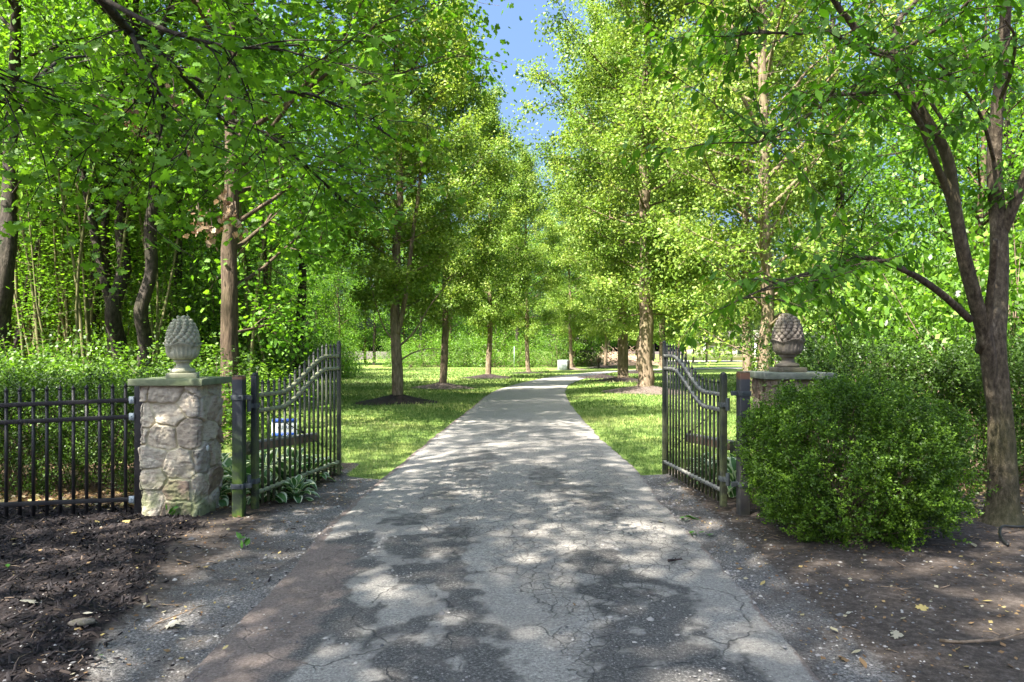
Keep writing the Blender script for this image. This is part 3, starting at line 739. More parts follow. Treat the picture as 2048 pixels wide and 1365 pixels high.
# --- wood -----------------------------------------------------------------------
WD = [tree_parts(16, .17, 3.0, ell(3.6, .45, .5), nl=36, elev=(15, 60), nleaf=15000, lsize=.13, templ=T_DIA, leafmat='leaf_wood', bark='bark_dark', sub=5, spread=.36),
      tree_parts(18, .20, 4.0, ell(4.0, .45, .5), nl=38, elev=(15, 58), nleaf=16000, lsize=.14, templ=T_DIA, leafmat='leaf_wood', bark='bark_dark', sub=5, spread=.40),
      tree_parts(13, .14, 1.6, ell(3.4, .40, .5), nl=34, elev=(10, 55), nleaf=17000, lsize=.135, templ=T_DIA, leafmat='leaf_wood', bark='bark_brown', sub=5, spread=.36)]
GW = 'trees of the wood beyond the fence'
# trunks one can tell apart: pixel lines at their own distance, then a crown
def wood_tree(d, line, r0, label, fork=None, bark='bark_dark', H=15, crown=True, name='woodland_tree'):
    pts = [P(a, b_, d + (0 if i < 2 else rng.normal() * .2)) for i, (a, b_) in enumerate(line)]
    base = pts[0].copy(); base[2] = float(gz(base[0], base[1])) - .05
    pts = [base] + pts[1:]
    up = pts[-1] - pts[-2]; up = unit(up); up[2] = max(up[2], .8)
    while pts[-1][2] < H * .8: pts.append(pts[-1] + unit(up + rng.normal(size=3) * .15) * 1.6)
    pth = smooth_path(pts, 4); o0 = pth[0].copy(); rel = pth - o0
    HH = rel[-1, 2] * 1.12
    parts = tree_parts(HH, r0, 5.0, ell(3.0, .45, .5), nl=20, elev=(15, 55), nleaf=6500, lsize=.14, templ=T_DIA, leafmat='leaf_wood', bark=bark, sub=5, spread=.36, path=rel, flare=1.25)
    o = thing(name, label, 'tree', tuple(o0), 0, None)
    tr = bpy.data.objects.new('trunk', parts[0]); col.objects.link(tr); tr.parent = o
    cr = bpy.data.objects.new('crown', parts[1]); col.objects.link(cr); cr.parent = o
    if fork:
        fb = MB()
        for fk, rr in fork:
            f = smooth_path([P(a, b_, d) for a, b_ in fk], 4) - o0
            fb.tube(f, np.linspace(rr, rr * .55, len(f)), 7)
        fo = fb.build('fork_limb', bark, o, True)
    return o
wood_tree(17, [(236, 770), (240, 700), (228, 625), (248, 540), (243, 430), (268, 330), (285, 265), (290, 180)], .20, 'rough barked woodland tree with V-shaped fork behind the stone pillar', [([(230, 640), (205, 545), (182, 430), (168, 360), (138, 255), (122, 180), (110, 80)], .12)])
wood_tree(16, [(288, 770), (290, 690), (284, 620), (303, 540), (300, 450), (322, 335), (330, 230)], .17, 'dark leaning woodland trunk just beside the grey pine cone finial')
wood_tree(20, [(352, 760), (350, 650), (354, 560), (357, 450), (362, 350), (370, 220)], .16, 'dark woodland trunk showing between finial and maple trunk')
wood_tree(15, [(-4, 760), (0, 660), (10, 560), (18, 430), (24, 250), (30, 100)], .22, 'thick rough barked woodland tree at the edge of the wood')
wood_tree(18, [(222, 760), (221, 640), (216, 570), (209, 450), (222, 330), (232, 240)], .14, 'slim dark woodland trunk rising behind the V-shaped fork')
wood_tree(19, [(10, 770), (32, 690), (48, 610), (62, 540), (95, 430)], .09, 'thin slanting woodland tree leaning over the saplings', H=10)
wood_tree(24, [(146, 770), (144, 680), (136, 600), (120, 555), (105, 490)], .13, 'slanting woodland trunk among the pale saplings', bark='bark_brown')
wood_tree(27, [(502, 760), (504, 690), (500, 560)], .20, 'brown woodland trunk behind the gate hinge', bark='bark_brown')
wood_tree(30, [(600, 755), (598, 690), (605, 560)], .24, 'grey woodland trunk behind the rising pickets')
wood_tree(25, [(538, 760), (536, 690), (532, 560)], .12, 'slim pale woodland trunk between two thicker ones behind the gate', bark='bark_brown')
sap_me = []
for i in range(4):
    b = MB(); pth = curve((0, 0, -.1), (0, 0, 1), 7.5, 10, up=.6, wob=.05); b.tube(pth, np.linspace(.045, .012, 10), 5)
    for j in range(9):
        q = lerp_path(pth, np.array([.3 + .7 * rng.random()]))[0]; t_ = curve(q, rdir(1)[0] + [0, 0, .4], .8, 4); b.tube(t_, np.linspace(.008, .003, 4), 3, cap=False)
    cb = MB(); m = 420; q = lerp_path(pth, .35 + .65 * rng.random(m)) + rng.normal(size=(m, 3)) * [.45, .45, .2]
    nr = unit(rdir(m) * .5 + [0, 0, 1]); leaves(cb, q, np.cross(nr, rdir(m)), nr, .06 + .055 * rng.random(m), T_DIA, rng.random(m) * .8)
    sap_me.append((b.mesh('trunk', ['bark_sapling'], True), cb.mesh('crown', ['leaf_wood'])))
for i in range(90):
    d = 16 + 16 * rng.random(); px = -40 + 360 * rng.random() if i < 80 else 440 + 120 * rng.random(); x = (px - 1024) / F * d
    put_tree('sapling', sap_me[i % 4], 'thin straight sapling among many in the shady wood', (x, d, -.02), rng.random() * 6, .8 + .5 * rng.random(), 'saplings in the wood')
spots = []
for d, n, x0, x1 in ((21, 4, -21, -10), (27, 5, -27, -13), (34, 7, -33, -14.5), (42, 8, -42, -15), (51, 8, -50, -17)):
    for i in range(n):
        spots.append((x0 + (x1 - x0) * (i + .5 + .5 * rng.normal() * .5) / n, d + rng.normal() * 1.6))
for i, (x, y) in enumerate(spots):
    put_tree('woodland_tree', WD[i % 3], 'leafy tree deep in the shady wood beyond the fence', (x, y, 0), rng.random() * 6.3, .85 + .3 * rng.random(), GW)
GF = 'trees along the far edge of the lawn'
for i in range(30):
    x = -62 + i * 4.0 + rng.normal() * .9; y = 74 + rng.normal() * 3 + (6 if x > 8 else 0)
    if x > 19: continue
    put_tree('lawn_edge_tree', WD[i % 3], 'tree in the wood along the far edge of the lawn', (x, y, 0), rng.random() * 6.3, .9 + .3 * rng.random(), GF)
GR = 'trees behind the tall hedge'
for i, (x, y) in enumerate(((10.5, 15.5), (14, 19), (11.5, 24), (17, 26), (16, 33), (21, 18), (23, 28), (21, 39), (28, 35), (30, 46), (38, 40), (27, 55), (40, 62))):
    put_tree('hedge_side_tree', WD[(i + 2) % 3], 'leafy tree standing on the grass behind the tall hedge', (x, y, 0), rng.random() * 6.3, .75 + .3 * rng.random(), GR)
for i in range(24):
    x = -60 + 3.6 * i + rng.normal(); y = 84 + rng.normal() * 2 + (6 if x > 8 else 0)
    if x > 17: continue
    put_tree('lawn_edge_tree', WD[2], 'tree in the wood along the far edge of the lawn', (x, y, -.3), rng.random() * 6.3, 1.15 + .25 * rng.random(), GF)
for i in range(12):
    x = 20 + i * 7 + rng.normal(); y = 128 + rng.normal() * 5
    put_tree('house_side_tree', WD[i % 3], 'tree beyond the pale house', (x, y, 0), rng.random() * 6.3, 1.1, 'trees beyond the house')
cop = tree_parts(6.5, .16, 1.2, ell(3.3, .4, .5), nl=26, elev=(5, 50), nleaf=9000, lsize=.17, leafmat='leaf_copper', bark='bark_dark', sub=5, spread=.3)
put_tree('copper_tree', cop, 'small dark copper leaved tree behind the utility box', (6.3, 70, 0), .3)

rng = np.random.default_rng(105)
# --- shrubs, hedges -----------------------------------------------------------------
def shrub_mesh(n, shape, lsize, mat, shoots, per, inner=.35, jit=.05, stick=60, seedtone=.16, Ls=1.0):
    """shape(m) gives m points on the shrub's skin with outward directions"""
    cb, sb = MB(), MB()
    nc = max(8, shoots // 11); pc, oc = shape(nc); which = rng.integers(0, nc, shoots); spread_ = jit * 1.5
    p = pc[which] + rng.normal(size=(shoots, 3)) * spread_ + oc[which] * (rng.random((shoots, 1)) * .06 - .03); o = unit(oc[which] + rng.normal(size=(shoots, 3)) * .55)
    tone_c = rng.normal(size=nc)[which][:, None] * .10
    p[:, 2] = np.maximum(p[:, 2], .03)
    L = (.06 + .10 * rng.random(shoots)) * Ls
    d = unit(o * .7 + rdir(shoots) * .6 + [0, 0, .5])
    t = rng.random((shoots, per)); q = p[:, None] + d[:, None] * (t * L[:, None] * 1.6)[..., None] + rng.normal(size=(shoots, per, 3)) * jit * .35
    tn = np.clip(.33 + tone_c + rng.normal(size=(shoots, 1)) * seedtone + .32 * t + rng.normal(size=(shoots, per)) * .10, 0, 1)
    q = q.reshape(-1, 3); m = len(q); dd = np.repeat(d, per, 0)
    nr = unit(rdir(m) * .8 + dd * .6 + [0, 0, .3]); ax_ = unit(np.cross(nr, rdir(m)) + dd * .4)
    leaves(cb, q, ax_, nr, lsize * (.6 + .8 * rng.random(m)), T_DIA, tn.ravel())
    return cb, p
def ball(c, r, bump=.12, low=-.85, sq=2.0):
    c = np.array(c); r = np.array(r)
    def f(m):
        o = rdir(m * 2); o = o[o[:, 2] > low][:m]
        while len(o) < m: o = np.r_[o, o][:m]
        k_ = 1 + bump * 2 * (fbm(o * 2.3 + c, 3) - .5) - .30 * rng.random(m) ** 2.2
        q = o / (np.abs(o) ** sq).sum(1, keepdims=True) ** (1 / sq)
        return c + q * r * k_[:, None], o
    return f
def slab(x0, x1, y0, y1, top, bump=.18, lean=0.):
    def f(m):
        a = rng.random(m); w_ = rng.random(m)
        side = w_ < .52; tp = (w_ >= .52) & (w_ < .86)
        x = x0 + (x1 - x0) * a; z = top * rng.random(m) ** .8; y = np.full(m, y0); o = np.tile([0., -1, 0], (m, 1))
        y = np.where(side, y0 + .12 * (1 - z / top), y0 + (y1 - y0) * rng.random(m))
        z = np.where(side, z, top); o[~side] = (0, 0, 1)
        bk = w_ >= .86; z = np.where(bk, top * rng.random(m), z); y = np.where(bk, y1, y); o[bk] = (0, 1, 0)
        wv_ = (fbm(np.stack([x * 1.3, y * 1.3, z * 1.3], -1), 3) - .5) * 2 * bump
        dep = .35 * rng.random(m) ** 2
        p = np.c_[x, y, z] + o * (wv_ - dep * .5)[:, None]
        p[:, 2] = np.maximum(p[:, 2], .05)
        return p, o
    return f
def sticks(center, pts, n, r=.006):
    b = MB()
    for i in range(n):
        e = pts[rng.integers(len(pts))]; c0 = np.array([center[0] + rng.normal() * .12, center[1] + rng.normal() * .12, 0.])
        mid = c0 * .5 + e * .5 + rng.normal(size=3) * .06; mid[2] = max(mid[2], .1)
        b.tube(smooth_path([c0, mid, e], 3), np.linspace(r * 1.6, r * .4, 7), 4, cap=False)
    return b
# the big clipped boxwood
bx = thing('boxwood_bush', 'big rounded boxwood bush in front of the brown stone pillar', 'bush', (2.97, 5.98, 0))
f = ball((0, 0, .63), (.83, .78, .62), .10, -.97, 2.7)
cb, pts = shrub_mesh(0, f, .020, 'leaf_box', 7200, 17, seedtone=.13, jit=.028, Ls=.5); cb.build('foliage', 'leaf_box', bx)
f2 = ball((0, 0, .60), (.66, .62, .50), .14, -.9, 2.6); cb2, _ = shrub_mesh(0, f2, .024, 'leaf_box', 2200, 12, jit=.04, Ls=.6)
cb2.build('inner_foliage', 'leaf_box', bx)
sticks((0, 0), pts, 150).build('branches', 'twig', bx, True)
# sprays standing behind the pillar and tall dark hedge
hd = thing('tall_hedge', 'tall dark hedge with loose shoots behind the forked tree', 'hedge', (0, 0, 0))
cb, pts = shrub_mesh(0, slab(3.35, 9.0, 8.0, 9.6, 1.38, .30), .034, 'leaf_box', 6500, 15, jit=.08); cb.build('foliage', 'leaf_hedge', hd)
b = sticks((6, 9), pts, 10)
for i in range(120):
    p0 = pts[rng.integers(len(pts))]; b.tube(curve((p0[0], 8.8 + .4 * rng.random(), 0), (p0[0] * 0, rng.normal() * .2, 1), 1.5, 5), .008, 4, cap=False)
b.build('branches', 'twig', hd, True)
cb = MB()
for i in range(230):
    x = 3.0 + 5.2 * rng.random(); y = 8.2 + 1.2 * rng.random(); z = 1.45 + .2 * rng.random()
    sh = curve((x, y, z), (rng.normal() * .25, rng.normal() * .25, 1), .2 + .32 * rng.random(), 5, wob=.1); m = 20
    q = lerp_path(sh, rng.random(m)) + rng.normal(size=(m, 3)) * .012
    leaves(cb, q, unit(rdir(m) + [0, 0, .5]), rdir(m), .022 + .016 * rng.random(m), T_DIA, np.clip(.45 + .2 * rng.normal(size=m), 0, 1)); 
cb.build('shoots', 'leaf_hedge', hd)
# low hedge behind the fence
hl = thing('low_hedge', 'ragged boxwood hedge just behind the black picket fence', 'hedge', (0, 0, 0))
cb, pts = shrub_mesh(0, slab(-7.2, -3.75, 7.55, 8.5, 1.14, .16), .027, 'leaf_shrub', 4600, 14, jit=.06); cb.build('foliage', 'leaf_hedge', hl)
b = MB()
for i in range(130):
    x = -7 + 3.2 * rng.random(); b.tube(curve((x, 7.9 + .3 * rng.random(), 0), (rng.normal() * .3, rng.normal() * .3 - .1, 1), 1.15, 5), np.linspace(.010, .004, 5), 4, cap=False)
b.build('branches', 'twig', hl, True)
cb = MB()
for i in range(240):
    x = -7.2 + 3.5 * rng.random(); y = 7.6 + .9 * rng.random()
    sh = curve((x, y, 1.06), (rng.normal() * .3, rng.normal() * .3, 1), .15 + .25 * rng.random(), 4, wob=.1); m = 16
    q = lerp_path(sh, rng.random(m)) + rng.normal(size=(m, 3)) * .014
    leaves(cb, q, unit(rdir(m) + [0, 0, .5]), rdir(m), .02 + .02 * rng.random(m), T_DIA, np.clip(.7 + .2 * rng.normal(size=m), 0, 1))
cb.build('shoots', 'leaf_box', hl)
# undergrowth shrubs, one mesh shared by copies
US = []
for i in range(3):
    f = ball((0, 0, .7), (1.0, .9, .85), .4, -.7); cb, pts = shrub_mesh(0, f, .075, 'leaf_shrub', 420, 9, jit=.3, seedtone=.2)
    US.append((sticks((0, 0), pts, 26, .009).mesh('stem', ['twig'], True), cb.mesh('foliage', [('leaf_shrub', 'leaf_wood', 'leaf_box')[i]])))
def put_shrub(i, x, y, s, label, group, sz=None):
    o = thing('wild_shrub', label, 'shrub', (x, y, -.02), rng.random() * 6, group); o.scale = (s, s, sz or s)
    place(o, zip(('stem', 'foliage'), US[i % 3]), '')
for i in range(20):
    d = 10 + 9 * rng.random(); px = -120 + 560 * rng.random(); put_shrub(2 if i % 3 else 0, (px - 1024) / F * d, d, .75 + .45 * rng.random(), 'leafy wild shrub in the undergrowth behind the low hedge', 'shrubs in the undergrowth', .55 + .35 * rng.random())
for i in range(12):
    d = 19 + 8 * rng.random(); px = 290 + 190 * rng.random(); put_shrub(i, (px - 1024) / F * d, d, 1.0 + .6 * rng.random(), 'leafy shrub in the shade behind the pale pillar', 'understory shrubs behind the pillar', 1.2 + 1.2 * rng.random())
for i in range(30):
    d = 22 + 20 * rng.random(); px = -160 + 640 * rng.random(); put_shrub(i, (px - 1024) / F * d, d, 1.1 + 1.1 * rng.random(), 'tall leafy shrub in the shade under the woodland trees', 'understory shrubs of the wood', 1.2 + 1.6 * rng.random())
for i in range(16):
    d = 38 + 8 * rng.random(); put_shrub(i, (430 + 260 * rng.random() - 1024) / F * d, d, .9 + .7 * rng.random(), 'wild shrub where the wood meets the lawn', 'shrubs at the wood edge')
for i in range(36):
    x = -34 + 1.25 * i + rng.normal() * .4; y = 68 + rng.normal() * 1.5 + (5 if x > 5 else 0) - (x < -14) * 10
    if x > 8.5: continue
    put_shrub(i + (i // 3) % 2, x, y, .95 + .9 * rng.random(), 'wild shrub along the far edge of the lawn', 'shrubs along the far lawn')
for i in range(18):
    x = 7.5 + 9 * rng.random(); y = 11 + 5 * rng.random(); put_shrub(i, x, y, 1.0 + .7 * rng.random(), 'bright leafy shrub behind the tall hedge', 'shrubs behind the tall hedge', 1.3 + .8 * rng.random())

rng = np.random.default_rng(106)
# --- forked tree beside the boxwood -----------------------------------------------------
tb, cb = MB(), MB()
D0 = 6.35
def limb(pts, r0, r1, sides=9, m=5):
    p = smooth_path([P(*q) for q in pts], m); tb.tube(p, np.linspace(r0, r1, len(p)), sides, cap=True); return p
def flared(pts, r0, r1):
    p = smooth_path([P(*q) for q in pts], 5); t = np.linspace(0, 1, len(p)); h = p[:, 2]
    tb.tube(p, (r0 + (r1 - r0) * t ** .8) * (1 + .55 * np.exp(-np.maximum(h, -.05) / .10)), 12); return p
main = flared([(2004, 1062, D0), (2003, 1040, D0), (2004, 960, D0), (2000, 850, D0), (1992, 760, D0), (1990, 690, D0), (1996, 600, 6.45), (1997, 480, 6.5), (1990, 360, 6.5), (1992, 250, 6.4), (2004, 120, 6.3), (2012, 0, 6.2), (2020, -160, 6.1), (2010, -420, 6.0)], .140, .030)
for a in range(7):
    an = a * .9 + .3; e = P(2004, 1046, D0); t_ = e + np.array([math.cos(an) * .42, math.sin(an) * .42, -.09]); tb.tube(smooth_path([e + [0, 0, .1], (e + t_) / 2 + [0, 0, .03], t_], 3), np.linspace(.05, .012, 7), 6)
L1 = limb([(2002, 930, D0), (1994, 820, D0 - .01), (1975, 710, D0 - .05), (1950, 610, 6.2), (1925, 505, 6.1), (1905, 400, 6.05), (1890, 310, 6.0), (1850, 235, 5.95), (1800, 150, 5.9), (1778, 112, 5.85)], .078, .028, 12)
L2 = limb([(1778, 112, 5.85), (1735, 95, 5.75), (1705, 50, 5.7), (1680, 20, 5.6), (1655, -30, 5.5), (1640, -120, 5.4)], .034, .018)
L3 = limb([(1780, 115, 5.85), (1790, 70, 5.9), (1800, 38, 6.0), (1830, 5, 6.1), (1860, -60, 6.2)], .034, .016)
L4 = limb([(1740, 97, 5.75), (1700, 90, 5.6), (1655, 62, 5.4), (1600, 68, 5.2), (1540, 66, 5.0), (1480, 68, 4.9)], .022, .006)
L5 = limb([(1940, 640, 6.2), (1885, 590, 6.0), (1830, 552, 5.85), (1775, 527, 5.7), (1725, 515, 5.6), (1700, 522, 5.5), (1650, 538, 5.35), (1595, 553, 5.2), (1540, 573, 5.05), (1480, 600, 4.9)], .034, .006)
L6 = limb([(1918, 480, 6.1), (1898, 395, 6.05), (1868, 320, 5.9), (1838, 245, 5.8), (1800, 195, 5.7), (1770, 182, 5.6), (1720, 188, 5.4), (1660, 190, 5.3)], .036, .012)
L7 = limb([(2000, 470, 6.5), (2025, 415, 6.4), (2055, 340, 6.3), (2110, 230, 6.2), (2160, 100, 6.1)], .055, .025)
L8 = limb([(1905, 270, 6.0), (1830, 165, 6.0), (1780, 150, 5.9), (1720, 165, 5.6), (1640, 215, 5.3), (1560, 270, 5.0), (1500, 290, 4.8)], .016, .005)
L9 = limb([(1780, 115, 5.85), (1870, 60, 5.6), (1930, 10, 5.4), (1980, -40, 5.2)], .018, .008)
L10 = limb([(1990, 620, 6.4), (1960, 700, 6.3), (1975, 640, 6.2), (1982, 560, 6.1), (1990, 480, 5.9)], .055, .02)
L11 = limb([(1655, -30, 5.5), (1560, -40, 5.0), (1450, -20, 4.6), (1370, 10, 4.3)], .018, .006)
L12 = limb([(1990, 330, 6.5), (1960, 230, 5.9), (1900, 150, 5.2), (1850, 110, 4.7)], .018, .006)
L13 = limb([(2000, 200, 6.4), (2020, 150, 5.6), (2030, 80, 4.8), (2010, 40, 4.3)], .02, .006)
up = [limb([(1655, -30, 5.5), (1600, -250, 5.2), (1500, -450, 5.0)], .03, .008), limb([(1860, -60, 6.2), (1900, -300, 6.4), (1850, -520, 6.8)], .03, .008), limb([(2012, 0, 6.2), (2150, -200, 6.8), (2250, -380, 7.4)], .03, .008), limb([(2012, -50, 6.2), (1950, -260, 5.4), (1900, -500, 4.8)], .03, .008)]
tw = []
def twigs(p, n, t0, L, bias=(-.3, -.4, 0), wz=.35):
    for j in range(n):
        q = lerp_path(p, np.array([t0 + (1 - t0) * rng.random()]))[0]
        d = unit(rdir(1)[0] * [1, 1, wz] + np.array(bias)); l_ = L * (.5 + .8 * rng.random())
        c_ = curve(q, d, l_, 6, up=-.2, wob=.14); tb.tube(c_, np.linspace(.0065, .002, 6), 4, cap=False); tw.append(c_)
        for _ in range(2):
            q2 = lerp_path(c_, np.array([.25 + .7 * rng.random()]))[0]; c2 = curve(q2, unit(d + rdir(1)[0] * .9), l_ * .5, 4, up=-.25, wob=.15); tb.tube(c2, np.linspace(.003, .0015, 4), 3, cap=False); tw.append(c2)
for p, n, t0, L in ((L2, 8, .1, .7), (L3, 5, .2, .7), (L4, 15, .1, .75), (L5, 24, .35, .6), (L6, 12, .5, .65), (L7, 6, .3, .6), (L8, 16, .35, .7), (L9, 6, .2, .6), (L11, 8, .1, .6), (L12, 9, .2, .5), (L13, 9, .2, .45), (L1, 7, .6, .7), (main, 6, .55, .8)): twigs(p, n, t0, L)
for p in up: twigs(p, 9, .3, 1.1, (0, 0, 0), .6)
for c_ in tw:
    ln = np.linalg.norm(c_[-1] - c_[0]); m = int(5 + 13 * ln)
    t_ = np.linspace(.12, 1, m); q = lerp_path(c_, t_); q = q + rng.normal(size=(m, 3)) * .02
    tg = unit(c_[-1] - c_[0]); sdv = unit(np.cross(tg, [0, 0, 1.])) * np.where(np.arange(m) % 2, 1, -1)[:, None]
    nr = unit(rdir(m) * .40 + [0, 0, .9]); ax_ = unit(sdv * .8 + tg * .6 + rng.normal(size=(m, 3)) * .25 - [0, 0, .65])
    leaves(cb, q, ax_, nr, .062 + .045 * rng.random(m), T_ELL, np.clip(.5 + .13 * rng.normal() + .14 * rng.normal(size=m), 0, 1))
put_tree('forked_tree', (tb.mesh('trunk', ['bark_cherry'], True), cb.mesh('crown', ['leaf_near'], True)), 'forked tree with long pointed leaves and smooth speckled bark beside the boxwood', (0, 0, 0))

# ------------------------------------------------------------------ stone pillars and finials
def pillar(x, y, wd, h, z0, matn, capm, label, seed, cap_label=None, rz=0):
    root = thing('stone_pillar', label, 'pillar', (x, y, z0), rz)
    r2 = np.random.default_rng(seed)
    per = 4 * wd; nu_, nv_ = 340, 200
    u = np.arange(nu_) / nu_ * per; v_ = np.linspace(0, h, nv_); Uu, Vv = np.meshgrid(u, v_)
    # stone centres in uneven courses round the shaft
    S = []; z = -.04
    while z < h + .1:
        hc = .13 + .15 * r2.random(); a = r2.random() * .3
        while a < per - .02:
            l_ = .15 + .24 * r2.random(); S.append(((a + l_ / 2) % per, z + hc / 2 + r2.normal() * .055)); a += l_
        z += hc
    S = np.array(S); tn = r2.random(len(S)); pr = r2.random(len(S))
    wu = Uu + .07 * (n2(Uu, Vv, 5, 3, seed) - .5) + .02 * (n2(Uu, Vv, 22, 2, seed) - .5)
    wv2 = Vv + .07 * (n2(Uu, Vv, 5, 3, seed + 9) - .5) + .02 * (n2(Uu, Vv, 22, 2, seed + 5) - .5)
    du = wu.ravel()[:, None] - S[None, :, 0]; du = (du + per / 2) % per - per / 2
    dd = np.sqrt((du * .85) ** 2 + ((wv2.ravel()[:, None] - S[None, :, 1]) * 1.05) ** 2)
    o_ = np.argpartition(dd, 1, axis=1)[:, :2]; d2 = np.take_along_axis(dd, o_, 1); sw = d2[:, 0] > d2[:, 1]
    f1 = np.minimum(d2[:, 0], d2[:, 1]); f2_ = np.maximum(d2[:, 0], d2[:, 1]); idn = np.where(sw, o_[:, 1], o_[:, 0])
    e = (f2_ - f1)
    prof = sstep(e, .010, .022)
    dun = np.take_along_axis(du, idn[:, None], 1)[:, 0]; dvn = wv2.ravel() - S[idn, 1]; tg = r2.normal(size=(len(S), 2)) * .13
    hgt = prof * (.010 + .020 * pr[idn] + np.clip(tg[idn, 0] * dun + tg[idn, 1] * dvn, -.02, .02)) + prof * (.020 * np.abs(n2(Uu.ravel(), Vv.ravel(), 9, 3, 2.) - .5) * 2 + .016 * (n2(Uu.ravel(), Vv.ravel(), 40, 3, 6.) - .5))
    # rounded square
    s = (Uu.ravel() / wd); side = np.floor(s).astype(int) % 4; t_ = (s - np.floor(s)) * 2 - 1
    ca, sa = np.array([1, 0, -1, 0])[side], np.array([0, 1, 0, -1])[side]
    hw = wd / 2 - .02
    rr = .04
    tt = np.clip(t_ * (hw), -hw + rr, hw - rr); ex_ = t_ * hw - tt
    px_, py_ = tt + ex_ * .75, -hw + (ex_ ** 2) / rr * .5
    nxv, nyv = ex_ / rr, -np.sqrt(np.maximum(0, 1 - np.clip(ex_ / rr, -1, 1) ** 2) * 1) ; nl_ = np.hypot(nxv, nyv) + 1e-6; nxv, nyv = nxv / nl_, nyv / nl_
    px_, py_ = px_ + nxv * hgt, py_ + nyv * hgt
    Xp, Yp = px_ * ca - py_ * sa, px_ * sa + py_ * ca
    V = np.c_[Xp, Yp, Vv.ravel() - .04]
    idx = np.arange(nu_ * nv_).reshape(nv_, nu_); nxt = np.roll(idx, -1, 1)
    Qf = np.stack([idx[:-1], nxt[:-1], nxt[1:], idx[1:]], -1).reshape(-1, 4)
    b = MB(); b.add(V, [Qf, idx[-1][None]], tone=tn[idn], mortar=1 - sstep(e, .006, .03)); b.build('stone_shaft', matn, root, True)
    b = MB(); cw = wd / 2 + .07; b.box((0, 0, h - .04 + .032), (cw, cw, .032)); c_ = b.build('cap_slab', capm, root, bevel=.006)
    return root
pl = pillar(-3.25, 6.74, .56, 1.31, 0, 'fieldstone', 'cap_green', 'pale fieldstone pillar with green flagstone cap at the end of the picket fence', 4)
prr = pillar(2.82, 6.98, .56, 1.36, 0, 'fieldstone_ruddy', 'cap_grey', 'ruddy fieldstone pillar half hidden by the boxwood bush', 8, rz=R(-2))
b = MB(); b.lathe([(.001, 0), (.030, 0), (.031, .004), (.027, .008), (.001, .009)], sides=20)
o = b.build('reflector_disc', 'reflector', pl, True); o.location = (.305, -.14, .66); o.rotation_euler = (0, R(90), 0)

def finial(x, y, z, sc, mat, label):
    root = thing('pine_cone_finial', label, 'finial', (x, y, z), .35 if x < 0 else .12); root.scale = (sc, sc, sc * 1.05)
    b = MB(); b.box((0, 0, .024), (.138, .138, .024)); b.build('plinth', mat, root, bevel=.006)
    b = MB(); b.lathe([(.09, .049), (.112, .052), (.116, .066), (.108, .082), (.085, .092), (.068, .104), (.060, .122), (.060, .136), (.070, .146), (.082, .150), (.086, .160), (.080, .168), (.05, .170)], sides=40)
    b.build('pedestal', mat, root, True)
    def rf(r, z_, a):
        lobe = np.abs(np.cos(2 * a)) ; k_ = np.clip((z_ - .168) / .165, 0, 1)
        vein = .006 * np.sin(24 * a) * np.sin(PI * np.clip(k_, 0, 1))
        groove = -.028 * np.exp(-((np.mod(a + PI / 4, PI / 2) - PI / 4) / .13) ** 2 * 0 - ((np.mod(a, PI / 2) - PI / 4) / .13) ** 2) * sstep(k_, .15, .9)
        return r + vein + groove + .012 * lobe * k_ ** 3, z_ - .05 * (1 - lobe ** .8) * k_ ** 2
    b = MB(); b.lathe([(.062, .168), (.095, .172), (.122, .188), (.138, .212), (.145, .240), (.146, .268), (.148, .292), (.156, .312), (.168, .326), (.160, .331), (.146, .320), (.132, .300), (.125, .28)], sides=96, rfun=rf)
    b.build('leaf_cup', mat, root, True)
    b = MB(); zc = np.linspace(0, 1, 14)
    prof = lambda t: .138 * max(0.02, (1 - max(0, (t - .12) / .88) ** 2.1)) ** .62 * (1 if t > .12 else .97)
    Hc = .285
    b.lathe([(max(.004, prof(t) - .012), .300 + Hc * t) for t in zc], sides=32)
    rows = 9
    for i in range(rows):
        t = (i + .35) / rows; r_ = prof(t); z_ = .300 + Hc * t; n = max(5, int(round(2 * PI * r_ / .060)))
        tl = (prof(t + .04) - prof(t - .04)) / (.08 * Hc)
        for j in range(n):
            a = (j + .5 * (i % 2)) * 2 * PI / n; s_ = .0335 * (1 - .28 * t) if r_ > .05 else .022
            nr = unit(np.array([math.cos(a), math.sin(a), -tl])); ta = np.array([-math.sin(a), math.cos(a), 0]); bi = np.cross(nr, ta)
            c0 = np.array([r_ * math.cos(a), r_ * math.sin(a), z_]) - nr * .012
            an = np.arange(6) * PI / 3 + PI / 6
            ring = lambda q, hh_: c0 + (np.cos(an)[:, None] * ta + np.sin(an)[:, None] * bi * 1.0) * s_ * q + nr * hh_
            V = np.r_[ring(1.0, -.006), ring(.93, .014), ring(.52, .030), [c0 + nr * .036 - np.array([0, 0, .006])]]
            i6 = np.arange(6); j6 = (i6 + 1) % 6
            b.add(V, [np.c_[i6, j6, j6 + 6, i6 + 6], np.c_[i6 + 6, j6 + 6, j6 + 12, i6 + 12], np.c_[i6 + 12, j6 + 12, np.full(6, 18)]])
    b.build('pine_cone', mat, root)
    return root
finial(-3.25, 6.74, 1.333, 1.0, 'finial_grey', 'grey stone pine cone finial on the green capped pillar')
finial(2.82, 6.98, 1.383, .98, 'finial_brown', 'brownish stone pine cone finial on the pillar behind the boxwood')

